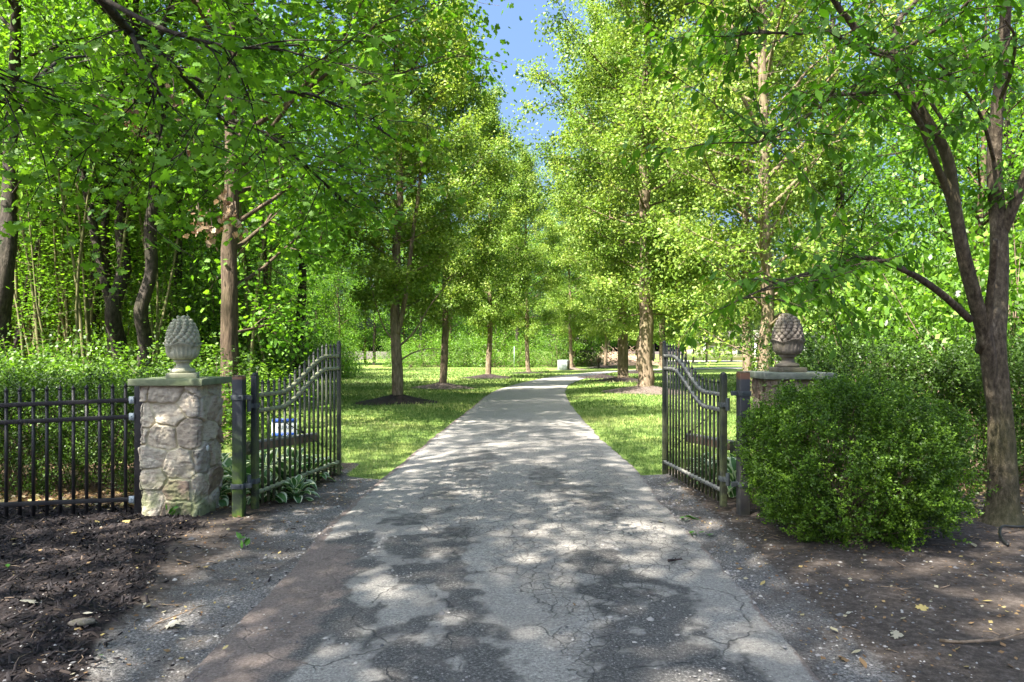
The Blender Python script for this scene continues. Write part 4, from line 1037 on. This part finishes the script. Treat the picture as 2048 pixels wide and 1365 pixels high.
# ------------------------------------------------------------------ gates, posts, fence
def spear(b, x, y, z0, z1, h=.0105, mat=0):
    b.box((x, y, (z0 + z1 - .05) / 2), (h, h, (z1 - .05 - z0) / 2), 0, mat)
    zt = z1 - .05; V = [(x - h, y - h, zt), (x + h, y - h, zt), (x + h, y + h, zt), (x - h, y + h, zt), (x, y, z1)]
    q = np.array(V[:4]) * 1; q = (q - [x, y, 0]) * [1.35, 1.35, 1] + [x, y, .006]; q[:, 2] = zt + .006
    b.add(np.r_[V[:4], q, [V[4]]], [np.array([(0, 1, 5, 4), (1, 2, 6, 5), (2, 3, 7, 6), (3, 0, 4, 7)]), np.array([(4, 5, 8), (5, 6, 8), (6, 7, 8), (7, 4, 8)])], mat)
def gate(hx, hy, fx, fy, label, stile_m, rail_m, bar_m, zoff=0.):
    L = math.hypot(fx - hx, fy - hy); rz = math.atan2(fy - hy, fx - hx)
    g = thing('iron_gate', label, 'gate', (hx, hy, zoff), rz)
    sg = 1 if hx < 0 else -1                     # side of the gate that looks at the drive
    b = MB(); b.box((0, 0, .70), (.029, .029, .655)); b.lathe([(.030, 1.355), (.032, 1.362), (.024, 1.380), (.004, 1.388)], sides=12); b.build('hinge_stile', stile_m, g, bevel=.003)
    b = MB(); b.box((L, 0, .87), (.022, .022, .83)); b.lathe([(.023, 1.70), (.026, 1.706), (.018, 1.722), (.003, 1.728)], (L, 0, 0), 12); b.build('free_stile', bar_m, g, bevel=.003)
    def top(x):
        t = np.clip((np.asarray(x, float) / L - .24) / .60, 0, 1); return 1.16 + .375 * (t * t * (3 - 2 * t))
    xs = np.linspace(.029, L - .022, 40)
    for nm, zf in (('top_rail', lambda x: top(x)), ('second_rail', lambda x: top(x) - .155), ('bottom_rail', lambda x: 0 * x + .20)):
        z = zf(xs); b = MB(); dz = np.gradient(z, xs); hz = .021 * np.sqrt(1 + dz ** 2) * .95; hy_ = .017
        V = np.stack([np.c_[xs, 0 * xs - hy_, z - hz], np.c_[xs, 0 * xs + hy_, z - hz], np.c_[xs, 0 * xs + hy_, z + hz], np.c_[xs, 0 * xs - hy_, z + hz]], 1).reshape(-1, 3)
        i = np.arange(39)[:, None] * 4; j = np.arange(4)[None]; j2 = (j + 1) % 4
        b.add(V, [np.stack([i + j, i + 4 + j, i + 4 + j2, i + j2], -1).reshape(-1, 4), np.array([[0, 1, 2, 3]]), np.array([[0, 3, 2, 1]]) + 156])
        for kk in range(16):
            xx = .029 + (L - .05) * (kk + 1) / 17; b.box((xx, -sg * hy_, float(zf(np.array(xx)))), (.006, .004, .006), 0, 1)
        b.build(nm, [rail_m, 'bracket_dark'], g)
    for kk in range(16):
        xx = .029 + (L - .05) * (kk + 1) / 17; b = MB(); spear(b, xx, 0, .07, float(top(xx)) + .16); b.build('picket', bar_m, g)
    b = MB(); b.tube([(.03, sg * .021, 1.08), (L - .03, sg * .021, .30)], .006, 6); b.tube([(L * .52 - .02, sg * .021, .70), (L * .52 + .05, sg * .021, .668)], .011, 8); b.build('brace_rod', 'gate_black', g)
    for zc in (1.06, .32):
        b = MB(); b.box((0, 0, zc), (.038, .038, .024)); b.box((-.075, 0, zc), (.045, .012, .020)); b.tube([(-.105, 0, zc - .05), (-.105, 0, zc + .075)], .021, 10); b.lathe([(.010, zc + .01), (.010, zc - .01)], (.0, -.043, 0), 6)
        b.build('hinge', 'bracket_dark', g, bevel=.002)
    return g
gate(-2.53, 6.72, -2.185, 8.62, 'iron gate with pale olive rails swung open before the hostas', 'gate_stile_algae', 'rail_olive', 'gate_black')
gate(2.115, 6.83, 1.925, 8.63, 'iron gate with grey rails swung open beside the boxwood bush', 'gate_black', 'rail_grey', 'gate_black', .0)
def post(x, y, h, mat, label, rz, side, b2z):
    p = thing('gate_post', label, 'post', (x, y, 0), rz); w_ = .051
    b = MB(); b.box((0, 0, (h - .1) / 2 ), (w_, w_, (h + .1) / 2 )); b.build('post_shaft', mat, p, bevel=.007)
    b = MB(); b.box((0, 0, h + .006), (w_ * .96, w_ * .96, .008)); b.build('post_cap', 'twig', p, bevel=.006)
    for zc in (h - .20, b2z):
        b = MB(); b.box((0, 0, zc), (w_ + .008, w_ + .008, .024)); b.box((side * (w_ + .035), 0, zc), (.035, .014, .022)); b.lathe([(.011, 0), (.011, .016), (.004, .018)], (side * .03, -w_ - .012, zc), 6)
        b.build('clamp_bracket', 'bracket_dark', p, bevel=.002)
post(-2.63, 6.58, 1.35, 'post_algae', 'black steel gate post streaked with green algae and a rusty top', R(0), 1, .30)
post(2.255, 6.66, 1.385, 'post_grey', 'weathered dark grey steel gate post beside the boxwood', R(4), -1, .30)
def opener(ax, ay, bx_, by_, z0, z1, label):
    L = math.hypot(bx_ - ax, by_ - ay); o = thing('gate_opener', label, 'gate opener', (ax, ay, 0), math.atan2(by_ - ay, bx_ - ax))
    b = MB(); V = []
    for x_, z_ in ((.16, z0), (L, z1)):
        for yy, zz in ((-.035, -.05), (.035, -.05), (.035, .03), (-.035, .03)): V.append((x_, yy, z_ + zz))
    b.add(V, np.array([(0, 1, 5, 4), (1, 2, 6, 5), (2, 3, 7, 6), (3, 0, 4, 7), (3, 2, 1, 0), (4, 5, 6, 7)])); b.build('arm', 'opener_wood', o, bevel=.004)
    b = MB(); V = [(x_, yy, z_ + zz) for x_, z_ in ((.14, z0), (L + .02, z1)) for yy, zz in ((-.04, .0305), (.04, .0305), (.04, .05), (-.04, .05))]
    b.add(V, np.array([(0, 1, 5, 4), (1, 2, 6, 5), (2, 3, 7, 6), (3, 0, 4, 7), (3, 2, 1, 0), (4, 5, 6, 7)])); b.build('arm_cover', 'opener_cap', o, bevel=.003)
    b = MB(); b.box((.05, 0, z0 - .012), (.075, .045, .06)); b.box((.0, 0, z0 - .03), (.03, .06, .02)); b.build('motor_housing', 'gate_black', o, bevel=.008)
    b = MB(); b.box((L + .05, 0, z1 - .01), (.045, .012, .02)); b.build('arm_bracket', 'bracket_dark', o, bevel=.003)
opener(-2.66, 6.85, -2.36, 8.15, .63, .57, 'gate opener arm with brown side behind the olive railed gate')
opener(2.30, 6.9, 2.10, 8.1, .62, .57, 'gate opener arm with brown side behind the grey railed gate')
# picket fence
fa = np.array([-3.60, 6.62]); fb_ = np.array([-6.3, 6.12]); LF = float(np.linalg.norm(fb_ - fa)); rz = math.atan2(fb_[1] - fa[1], fb_[0] - fa[0])
fe = thing('picket_fence', 'black iron picket fence with spear tops running to the pale pillar', 'fence', (fa[0], fa[1], 0), rz)
for nm, zc in (('top_rail', 1.125), ('middle_rail', .965), ('bottom_rail', .165)):
    b = MB(); V = []
    for x_, dz in ((.03, 0), (LF, -.085)):
        for yy, zz in ((-.018, -.02), (.018, -.02), (.018, .02), (-.018, .02)): V.append((x_, yy, zc + zz + (dz if zc > .5 else dz * .2)))
    b.add(V, np.array([(0, 1, 5, 4), (1, 2, 6, 5), (2, 3, 7, 6), (3, 0, 4, 7), (3, 2, 1, 0), (4, 5, 6, 7)])); b.build(nm, 'fence_black', fe, bevel=.002)
    b = MB(); b.box((.07, .021, zc), (.028, .006, .034)); b.box((.048, .04, zc), (.006, .02, .034)); b.lathe([(.007, 0), (.007, .01), (.002, .012)], (.075, .03, zc), 6); b.build('rail_bracket', 'galvanised', fe)
for i in range(23):
    x_ = .135 + .1145 * i; b = MB(); spear(b, x_, 0, .03 + .02 * math.sin(i * 1.7), 1.30 - .085 * x_ / LF, .012); b.build('picket', 'fence_black', fe)
b = MB(); b.box((0, 0, .60), (.045, .045, .66)); b.build('fence_post', 'fence_black', fe, bevel=.004)

# ------------------------------------------------------------------ yard sign
sg = thing('yard_sign', 'small white and blue yard sign on the lawn behind the gate', 'sign', (-3.5, 10.5, 0), R(6))
b = MB(); b.box((0, 0, .42), (.19, .006, .135)); b.build('sign_panel', 'sign_white', sg, bevel=.002)
for zc in (.525, .312):
    b = MB(); b.box((0, -.0075, zc), (.183, .002, .030)); b.build('blue_band', 'sign_blue', sg)
b = MB(); b.tube([(-.1, .012, -.1), (-.1, .012, .5)], .005, 6); b.tube([(.1, .012, -.1), (.1, .012, .5)], .005, 6); b.build('wire_stake', 'galvanised', sg)
def text(body, size, loc, mat, parent, name):
    cu = bpy.data.curves.new(name, 'FONT'); cu.body = body; cu.size = size; cu.align_x = 'CENTER'; cu.align_y = 'CENTER'; cu.extrude = .0008
    o = bpy.data.objects.new(name, cu); col.objects.link(o); o.parent = parent; o.location = loc; o.rotation_euler = (R(90), 0, 0); cu.materials.append(MATS[mat])
    m_ = bpy.data.meshes.new_from_object(o); q_ = bpy.data.objects.new(name, m_); col.objects.link(q_); q_.parent = parent; q_.location = loc; q_.rotation_euler = (R(90), 0, 0)
    if not len(m_.materials): m_.materials.append(MATS[mat])
    bpy.data.objects.remove(o); bpy.data.curves.remove(cu); return q_
text('4U APS', .075, (.01, -.0085, .42), 'sign_ink', sg, 'lettering')
text('XOT', .05, (.03, -.0115, .312), 'sign_white', sg, 'lettering')

rng = np.random.default_rng(107)
# ------------------------------------------------------------------ hostas
HV = []; HF = []
def hosta_leaf(L, W_):
    n, m = 8, 7; V = []; E = []
    for i in range(n):
        t = i / (n - 1); wdt = W_ * max(.04, math.sin(PI * min(1, t * .96 + .04) ** .85)) ** .8
        for j in range(m):
            s_ = j / (m - 1) * 2 - 1; V.append((t * L, s_ * wdt, .10 * L * abs(s_) ** 1.5 * wdt / W_)); E.append(max(abs(s_), 1.6 * (t - .45) if t > .5 else 0) if abs(s_) > .1 else (t - .25))
    idx = np.arange(n * m).reshape(n, m); return np.array(V), np.stack([idx[:-1, :-1], idx[1:, :-1], idx[1:, 1:], idx[:-1, 1:]], -1).reshape(-1, 4), np.abs(np.array([abs(j / (m - 1) * 2 - 1) for i in range(n) for j in range(m)]))
def hosta_mesh(nl, seed):
    b = MB(); rr = np.random.default_rng(seed)
    for i in range(nl):
        q = i / nl; a = i * 2.4 + rr.normal() * .3; e0 = R(75 - 62 * q + rr.normal() * 6); L = .15 + .10 * rr.random(); V, Fc, E = hosta_leaf(L, L * .30)
        st = .08 + .12 * rr.random()
        # stalk, then the blade arching over
        ca, sa = math.cos(a), math.sin(a); p0 = np.array([ca * math.cos(e0) * st, sa * math.cos(e0) * st, math.sin(e0) * st + .02])
        t = V[:, 0] / L; ang = e0 - t * 1.1 * (.5 + q)
        xs = np.cumsum(np.r_[0, np.full(99, L / 100)] * np.cos(e0 - np.linspace(0, 1, 100) * 1.1 * (.5 + q))); zs = np.cumsum(np.r_[0, np.full(99, L / 100)] * np.sin(e0 - np.linspace(0, 1, 100) * 1.1 * (.5 + q)))
        rx = np.interp(t, np.linspace(0, 1, 100), xs); rz_ = np.interp(t, np.linspace(0, 1, 100), zs) + V[:, 2]
        W_ = np.c_[p0[0] + rx * ca - V[:, 1] * sa, p0[1] + rx * sa + V[:, 1] * ca, np.maximum(p0[2] + rz_, .012)]
        b.add(W_, Fc, 0, tone=np.full(len(W_), rr.random()), edge=E)
        b.tube([(0, 0, 0), p0 * .5 + [0, 0, .01], p0], .004, 4, 0, cap=False, tone=.8, edge=0.)
    return b.mesh('foliage', ['leaf_hosta'], True)
HM = [hosta_mesh(34, 1), hosta_mesh(28, 2), hosta_mesh(38, 3)]
for i, (x, y, s_) in enumerate(((-2.62, 7.25, .9), (-2.95, 7.5, 1.1), (-2.55, 7.75, 1.1), (-2.9, 8.05, 1.2), (-2.45, 8.25, 1.0), (-3.3, 7.9, 1.1), (-2.75, 8.6, 1.1), (-3.2, 8.5, 1.2), (-2.4, 8.75, .8), (-2.33, 7.35, .72), (-3.15, 7.15, .9), (-3.6, 8.3, 1.1))):
    o = tag(bpy.data.objects.new('hosta_plant', HM[i % 3]), 'white edged hosta clump growing behind the olive railed gate' if i != 9 else 'low hosta clump poking out under the bottom rail of the olive gate', 'plant', 'hostas behind the gate'); col.objects.link(o)
    o.location = (x, y, float(gz(x, y))); o.rotation_euler = (0, 0, i * 1.9); o.scale = (s_,) * 3
for i, (x, y, s_) in enumerate(((2.5, 7.5, 1.1), (2.35, 8.0, 1.), (2.75, 8.2, 1.1), (2.45, 8.6, .9))):
    o = tag(bpy.data.objects.new('hosta_plant', HM[i % 3]), 'white edged hosta clump growing behind the grey railed gate', 'plant', 'hostas by the boxwood'); col.objects.link(o)
    o.location = (x, y, float(gz(x, y))); o.rotation_euler = (0, 0, i * 1.4); o.scale = (s_,) * 3

rng = np.random.default_rng(108)
# ------------------------------------------------------------------ grass, gravel, mulch, litter
def scatter(n, x0, x1, y0, y1):
    y = np.sqrt(y0 ** 2 + (y1 ** 2 - y0 ** 2) * rng.random(n)); return x0 + (x1 - x0) * rng.random(n), y
b = MB()
for y0, y1, dens, hh, ww in ((8.2, 12, 900, .05, .0045), (12, 18, 420, .06, .007), (18, 30, 150, .07, .012), (30, 62, 30, .09, .03)):
    xa, xb = -.70 * y1, .62 * y1; xa = max(xa, -26); xb = min(xb, 30)
    n = int(dens * (y1 - y0) * (xb - xa)); x = xa + (xb - xa) * rng.random(n); y = y0 + (y1 - y0) * rng.random(n)
    ok = (lawnw(x, y) + .3 * rng.normal(size=n) > .62) & (abs((x) / y) < .78)
    ok &= ~((y < 50) & (x > np.interp(y, LE[:, 0], LE[:, 1]) + .10 - .30 * n2(x, y, 3.5, 3, 17.)) & (x < np.interp(y, RE[:, 0], RE[:, 1]) - .10 + .30 * n2(x, y, 3.5, 3, 19.)))
    if y0 >= 30: ok &= ~((y > 48) & (x > 3) & (y < 75))
    x, y = x[ok], y[ok]; n = len(x); z = np.where(inroad(x, y), .005, gz(x, y)); a = rng.random(n) * 2 * PI; h = hh * (.5 + .9 * rng.random(n)); ln_ = .5 * h * rng.normal(size=n)
    V = np.stack([np.c_[x - ww * np.cos(a), y - ww * np.sin(a), z], np.c_[x + ww * np.cos(a), y + ww * np.sin(a), z], np.c_[x + ln_ * np.sin(a) + .02 * rng.normal(size=n), y + ln_ * np.cos(a), z + h]], 1).reshape(-1, 3)
    tn = np.clip(.36 + 1.5 * (n2(x, y, .7, 4, 6.) - .5) + .24 * rng.normal(size=n) + .5 * (rng.random(n) < .05), 0, 1)
    b.add(V, np.arange(n * 3).reshape(-1, 3), tone=np.repeat(tn, 3))
kind(b.build('lawn_grass', 'grass'), 'stuff')
# pebbles on the shoulders
ico = np.array([(0, 0, .8), (.9, 0, .1), (.25, .85, 0), (-.75, .5, .1), (-.7, -.55, 0), (.3, -.85, .1), (0, 0, -.5)]); icf = np.array([(0, 1, 2), (0, 2, 3), (0, 3, 4), (0, 4, 5), (0, 5, 1)])
b = MB()
x = rng.random(60000) * 8.4 - 4.2; y = 2.6 + 7 * rng.random(60000) ** 1.3
l = np.interp(y, LE[:, 0], LE[:, 1]); r = np.interp(y, RE[:, 0], RE[:, 1]); of = np.maximum(l - x, x - r)
ok = (of > -.06) & (rng.random(60000) < np.where(of < 0, .4, np.maximum(np.exp(-of / .42), .07)) * np.clip(.35 + 1.3 * n2(x, y, 2.0, 3, 3.), 0, 1)) & (abs(x / y) < .8) & (lawnw(x, y) < .3)
x, y = x[ok], y[ok]
xr2 = rng.random(5000) * 3 - 1.5; yr2 = 2.6 + 4.5 * rng.random(5000); k2 = (n2(xr2, yr2, 2.5, 3, 8.) > .56); x = np.r_[x, xr2[k2]]; y = np.r_[y, yr2[k2]]
n = len(x); s_ = np.exp(rng.normal(size=n) * .45) * .0062 * (.75 + .05 * y); a = rng.random(n) * 2 * PI
zz = np.where(inroad(x, y), .020, gz(x, y) + .001)
V = ico[None] * s_[:, None, None] * np.stack([1 + .4 * rng.random(n), .7 + .4 * rng.random(n), .55 + .4 * rng.random(n)], -1)[:, None]
V = np.stack([V[..., 0] * np.cos(a)[:, None] - V[..., 1] * np.sin(a)[:, None] + x[:, None], V[..., 0] * np.sin(a)[:, None] + V[..., 1] * np.cos(a)[:, None] + y[:, None], V[..., 2] + zz[:, None]], -1)
b.add(V.reshape(-1, 3), (icf[None] + (np.arange(n) * 7)[:, None, None]).reshape(-1, 3), tone=np.repeat(rng.random(n), 7))
kind(b.build('gravel', 'pebble'), 'stuff')
# bark chips of the mulch bed
n = 42000; x = -5.6 + 4.1 * rng.random(n); y = 2.7 + 4.5 * rng.random(n)
ok = (mulchw(x, y) + .25 * rng.normal(size=n) > .55) & (abs(x / y) < .85); x, y = x[ok], y[ok]; n = len(x)
b = MB(); nr = unit(rdir(n) * .6 + [0, 0, 1]); ax_ = np.cross(nr, rdir(n)); tpl = (np.array([(0, .5, 0), (0, -.5, 0), (1, -.35, .1), (1, .4, .05), (.1, 0, .45), (.9, 0, .5)]) * [1, .32, .35], np.array([(0, 4, 5, 3), (4, 1, 2, 5)]))
leaves(b, np.c_[x, y, gz(x, y) - .002], ax_, nr, .020 + .045 * rng.random(n) ** 2, tpl, rng.random(n) ** 1.4)
kind(b.build('mulch', 'chip'), 'stuff')
# fine leaf litter and bits of twig
n = 17000; x = rng.random(n) * 12 - 6; y = 2.7 + 7.2 * rng.random(n); of = np.maximum(np.interp(y, LE[:, 0], LE[:, 1]) - x, x - np.interp(y, RE[:, 0], RE[:, 1]))
ok = (of > .1) & (abs(x / y) < .82) & (lawnw(x, y) < .4) & (rng.random(n) < np.where(mulchw(x, y) > .5, .35, .9)); x, y = x[ok], y[ok]; n = len(x)
b = MB(); nr = unit(rdir(n) * .45 + [0, 0, 1]); leaves(b, np.c_[x, y, gz(x, y) + .008], np.cross(nr, rdir(n)), nr, .009 + .034 * rng.random(n) ** 2.6, T_DIA, rng.random(n) ** 1.6)
for i in range(170):
    x_, y_ = (-1.9 - 2.4 * rng.random(), 3 + 4 * rng.random()) if i % 2 else (1.9 + 3 * rng.random(), 3 + 5 * rng.random()); a = rng.random() * 6.3; L = .05 + .13 * rng.random(); z_ = float(gz(x_, y_)) + .008
    b.tube([(x_, y_, z_), (x_ + L * .5 * math.cos(a), y_ + L * .5 * math.sin(a), z_ + .006), (x_ + L * math.cos(a + .3), y_ + L * math.sin(a + .3), z_)], .0025, 4, 1, tone=.5)
kind(b.build('leaf_litter', ['leaf_litter', 'twig']), 'stuff')
n = 2600; x = np.r_[-6.5 + 3.6 * rng.random(n // 2), 2.6 + 3.5 * rng.random(n // 2)]; y = np.r_[6.75 + 1.0 * rng.random(n // 2), 6.5 + 1.6 * rng.random(n // 2)]
b = MB(); nr = unit(rdir(n) * .6 + [0, 0, 1]); leaves(b, np.c_[x, y, gz(x, y) + .012], np.cross(nr, rdir(n)), nr, .03 + .05 * rng.random(n), T_FIVE, rng.random(n))
kind(b.build('dead_leaves', 'leaf_litter'), 'stuff')
rng = np.random.default_rng(109)
# single fallen leaves, sticks and stones one can point to
def ground_px(px, py): d = CAMZ * F / (py - 702); return ((px - 1024) / F * d, d)
GL = 'single fallen leaves on the dirt verge'
lv = [(72, 1225, .13, 1., 'litter', 'pale upturned fallen leaf on the black mulch'), (165, 1251, .07, 1., 'litter', 'small whitish fallen leaf on the mulch beside the pale stone'), (297, 1221, .08, .75, 'litter', 'yellowish oval fallen leaf at the edge of the mulch'), (15, 1145, .08, .3, 'fresh', 'fresh green fallen leaf on the black mulch'), (20, 1096, .09, .9, 'litter', 'pale green grey fallen leaf below the picket fence'),
      (190, 1055, .10, .7, 'litter', 'curled tan fallen leaf on the mulch below the fence'), (245, 1060, .10, .7, 'litter', 'curled tan fallen leaf on the mulch before the pale pillar'), (160, 1081, .12, .6, 'litter', 'broad brown fallen leaf on the mulch'), (345, 1255, .12, 1., 'litter', 'crumpled pale fallen leaf between mulch and gravel'), (445, 1310, .06, .8, 'litter', 'small yellow fallen leaf on the drive edge'),
      (205, 1322, .06, .3, 'fresh', 'small fresh green leaf on the gravel'), (405, 1142, .07, .6, 'litter', 'tan fallen leaf on the gravel before the mossy post'), (1675, 1310, .10, .3, 'litter', 'brown fallen leaf lying by the drive edge'), (1720, 1315, .11, .35, 'litter', 'second brown fallen leaf close to a pale one by the drive edge'), (1780, 1275, .09, .95, 'litter', 'pale silvery fallen leaf on the gravel'), (1722, 1302, .07, .9, 'litter', 'whitish fallen leaf among brown ones on the gravel'),
      (1840, 1222, .09, .75, 'litter', 'bright yellow fallen leaf on the dark dirt below the boxwood'), (1985, 1217, .08, .75, 'litter', 'yellow green fallen leaf on the dirt below the forked tree'), (1660, 1255, .09, .9, 'litter', 'pale bluish fallen leaf on the gravel below the boxwood'), (1530, 1160, .08, .7, 'litter', 'tan fallen leaf on the verge below the boxwood'), (1380, 1032, .16, .4, 'fresh', 'fresh green sprig lying on the drive edge'), (1397, 1064, .08, .4, 'fresh', 'fresh green leaf lying below the green sprig'),
      (1316, 1047, .07, .8, 'litter', 'tan fallen leaf on the paved drive edge'), (1147, 1215, .05, .2, 'litter', 'small brown fallen leaf in the middle of the drive'), (1080, 1187, .05, .1, 'litter', 'dark curled fallen leaf in the middle of the drive'), (1945, 1095, .12, .9, 'litter', 'pale green fallen leaf at the foot of the forked tree')]
for px, py, s_, tn, mt_, lb in lv:
    x, y = ground_px(px, py); b = MB(); m = 1
    nr = unit(rdir(1) * .35 + [0, 0, 1]); leaves(b, np.zeros((1, 3)), np.cross(nr, rdir(1)), nr, np.array([s_ * .75]), T_MAPLE if rng.random() < .4 else T_ELL, np.array([tn]))
    if 'sprig' in lb:
        for q in range(6): nr = unit(rdir(1) * .6 + [0, 0, 1]); leaves(b, rng.normal(size=(1, 3)) * [.07, .05, .0], np.cross(nr, rdir(1)), nr, np.array([.09]), T_ELL, np.array([rng.random()]))
    o = b.build('fallen_leaf', 'leaf_' + mt_); o.location = (x, y, (.028 if inroad(np.array(x), np.array(y)) else float(gz(x, y)) + .022)); tag(o, lb, 'leaf', GL)
def stick(px, py, L, r, rot, label, mat='twig'):
    x, y = ground_px(px, py); b = MB(); p = curve((-L / 2, 0, 0), (1, 0, 0), L, 7, wob=.16); p[:, 2] = np.abs(p[:, 2]) * .25; b.tube(p, np.linspace(r, r * .5, 7), 6)
    q = p[3]; b.tube([q, q + [L * .12, L * .10, .01]], [r * .6, r * .3], 5)
    o = b.build('fallen_stick', mat, None, True); o.location = (x, y, .03 if inroad(np.array(x), np.array(y)) else float(gz(x, y)) + .012); o.rotation_euler = (0, 0, rot); tag(o, label, 'stick', 'fallen sticks')
stick(1350, 1128, .12, .011, .3, 'short dark stick lying on the cracked drive', 'mulch_chip')
stick(1990, 1296, .55, .010, -.15, 'long bare stick on the dirt in the corner below the forked tree')
stick(370, 1130, .16, .006, -.4, 'thin curved twig on the gravel before the pale pillar')
stick(360, 1230, .30, .005, 1.0, 'long thin curved twig at the edge of the mulch')
x, y = ground_px(165, 1266); b = MB(); V = rdir(60); b2 = MB(); b2.lathe([(.001, -.3), (.5, -.25), (.85, 0), (.75, .28), (.35, .45), (.001, .48)], sides=12, rfun=lambda r_, z_, a: (r_ * (1 + .15 * np.sin(2 * a) + .08 * np.sin(5 * a + 1)), z_))
o = b2.build('loose_stone', 'finial_brown', None, True); o.scale = (.085, .05, .05); o.location = (x, y, float(gz(x, y)) + .01); tag(o, 'flat pale brown stone lying on the mulch', 'stone')
b = MB(); p = smooth_path([P(2080, 1036, 6.2), P(2030, 1042, 6.0), P(2004, 1068, 5.9), P(2000, 1100, 5.7), P(2016, 1140, 5.5)], 6); p[:, 2] = np.array([max(.02, float(gz(a, c_)) + .02) for a, c_ in p[:, :2]]) + .05 * np.sin(np.linspace(0, PI, len(p))) ** 2
b.tube(p, .011, 8); tag(b.build('garden_hose', 'hose', None, True), 'black garden hose curling over the roots of the forked tree', 'hose')
# sprouts
for px, py, lb in ((487, 1098, 'tiny green weed sprouting from the gravel verge'), (345, 1042, 'green weed at the foot of the pale pillar')):
    x, y = ground_px(px, py); b = MB(); m = 9; nr = unit(rdir(m) + [0, 0, .3]); leaves(b, np.c_[rng.normal(size=(m, 2)) * .02, np.linspace(.01, .09, m)], unit(rdir(m) * .7 + [0, 0, .6]), nr, .05 + .03 * rng.random(m), T_ELL, rng.random(m))
    o = b.build('weed_sprout', 'leaf_fresh'); o.location = (x, y, float(gz(x, y))); tag(o, lb, 'weed')

rng = np.random.default_rng(110)
# ------------------------------------------------------------------ far things
ub = thing('utility_box', 'pale grey utility box on the lawn at the bend of the drive', 'utility box', (4.35, 57.5, 0), R(-20))
b = MB(); b.box((0, 0, .40), (.42, .40, .42)); b.build('cabinet', 'utility_paint', ub, bevel=.02)
b = MB(); b.box((0, -.405, .42), (.36, .008, .34)); b.box((.26, -.418, .46), (.02, .012, .07)); b.build('door', 'utility_paint', ub, bevel=.004)
b = MB(); b.box((.425, 0, .40), (.008, .36, .36)); b.build('dark_side', 'utility_dark', ub)  # thin dark plate covering most of the cabinet's right side
mbx = thing('stump_post', 'short brown post with square head beside the brush pile', 'post', (8.05, 63.5, 0))
b = MB(); b.box((0, 0, .25), (.09, .09, .30)); b.build('stem', 'bark_dark', mbx, bevel=.01)
b = MB(); b.box((0, 0, .72), (.20, .20, .20)); b.build('head', 'bark_brown', mbx, bevel=.03)
# brush pile: a heap of earth with dead branches
b = MB(); a = np.linspace(0, 2 * PI, 37)[:-1]; V = [(0, 0, 1.5)]
for q in (.25, .5, .75, 1.): V += list(np.c_[5.5 * q * np.cos(a) * (1 + .1 * np.sin(3 * a)), 2.6 * q * np.sin(a), 1.6 * (1 - q) ** .9 + .15 * rng.random(36) - .05])
V = np.array(V); i = np.arange(36); j = (i + 1) % 36; fs = [np.c_[np.zeros(36, int), 1 + i, 1 + j]] + [np.c_[1 + 36 * q + i, 37 + 36 * q + i, 37 + 36 * q + j, 1 + 36 * q + j] for q in range(3)]
b.add(V, fs)
for i in range(160):
    q = V[rng.integers(1, 109)]; b.tube(curve(q, rdir(1)[0] * [1, 1, .6], .8 + rng.random(), 4, wob=.2), .03, 4, 1)
o = b.build('brush_pile', ['brush', 'twig']); o.location = (11.5, 76, 0); tag(o, 'low tan brush pile beyond the bend of the drive', 'brush pile')
b = MB(); b.tube([(0, 0, 0), (0, 0, 2.0)], .022, 8); o = b.build('thin_pole', 'galvanised'); o.location = (.2, 62, 0); tag(o, 'thin pale pole standing at the far edge of the lawn', 'pole')
hs = thing('low_house', 'low pale house beyond the distant row of trees', 'house', (43, 120, 0), R(4))
b = MB(); b.box((0, 0, 1.45), (12, 4, 1.45)); b.build('wall', 'house_wall', hs)
b = MB(); V = np.array([(-12.6, -4.6, 2.85), (12.6, -4.6, 2.85), (12.6, 4.6, 2.85), (-12.6, 4.6, 2.85), (-12.6, 0, 5.2), (12.6, 0, 5.2)]); b.add(V, [np.array([(0, 1, 5, 4), (2, 3, 4, 5), (3, 2, 1, 0)]), np.array([(0, 4, 3), (1, 2, 5)])]); b.build('roof', 'house_roof', hs)
for xx in (-9, -4.5, 4, 8.5):
    b = MB(); b.box((xx, -4.02, 1.6), (.8, .06, .75)); wn = b.build('window', 'house_trim', hs); b = MB(); b.box((xx, -4.09, 1.6), (.68, .02, .63)); b.build('pane', 'house_glass', wn)
b = MB(); b.box((0, -4.03, 1.1), (.55, .06, 1.08)); b.build('door', 'house_trim', hs)
for xx in (-11, -2.2, 2.2, 6.3):
    b = MB(); b.box((xx, -4.5, 1.4), (.14, .14, 1.42)); b.build('porch_column', 'house_trim', hs)
for i, px in enumerate((1392, 1402, 1432, 1450)):
    d = 112; put_shrub(0, (px - 1024) / F * d, d, 1.0, 'clipped yellowish shrub before the pale house', 'shrubs before the house')
# copper: pale gravel court before the house
b = MB(); b.add([(24, 99, .012), (60, 99, .012), (60, 114, .012), (24, 114, .012)], np.array([(0, 1, 2, 3)]), dark=0., dirty=0., crack=0.); kind(b.build('forecourt', 'asphalt'), 'structure')
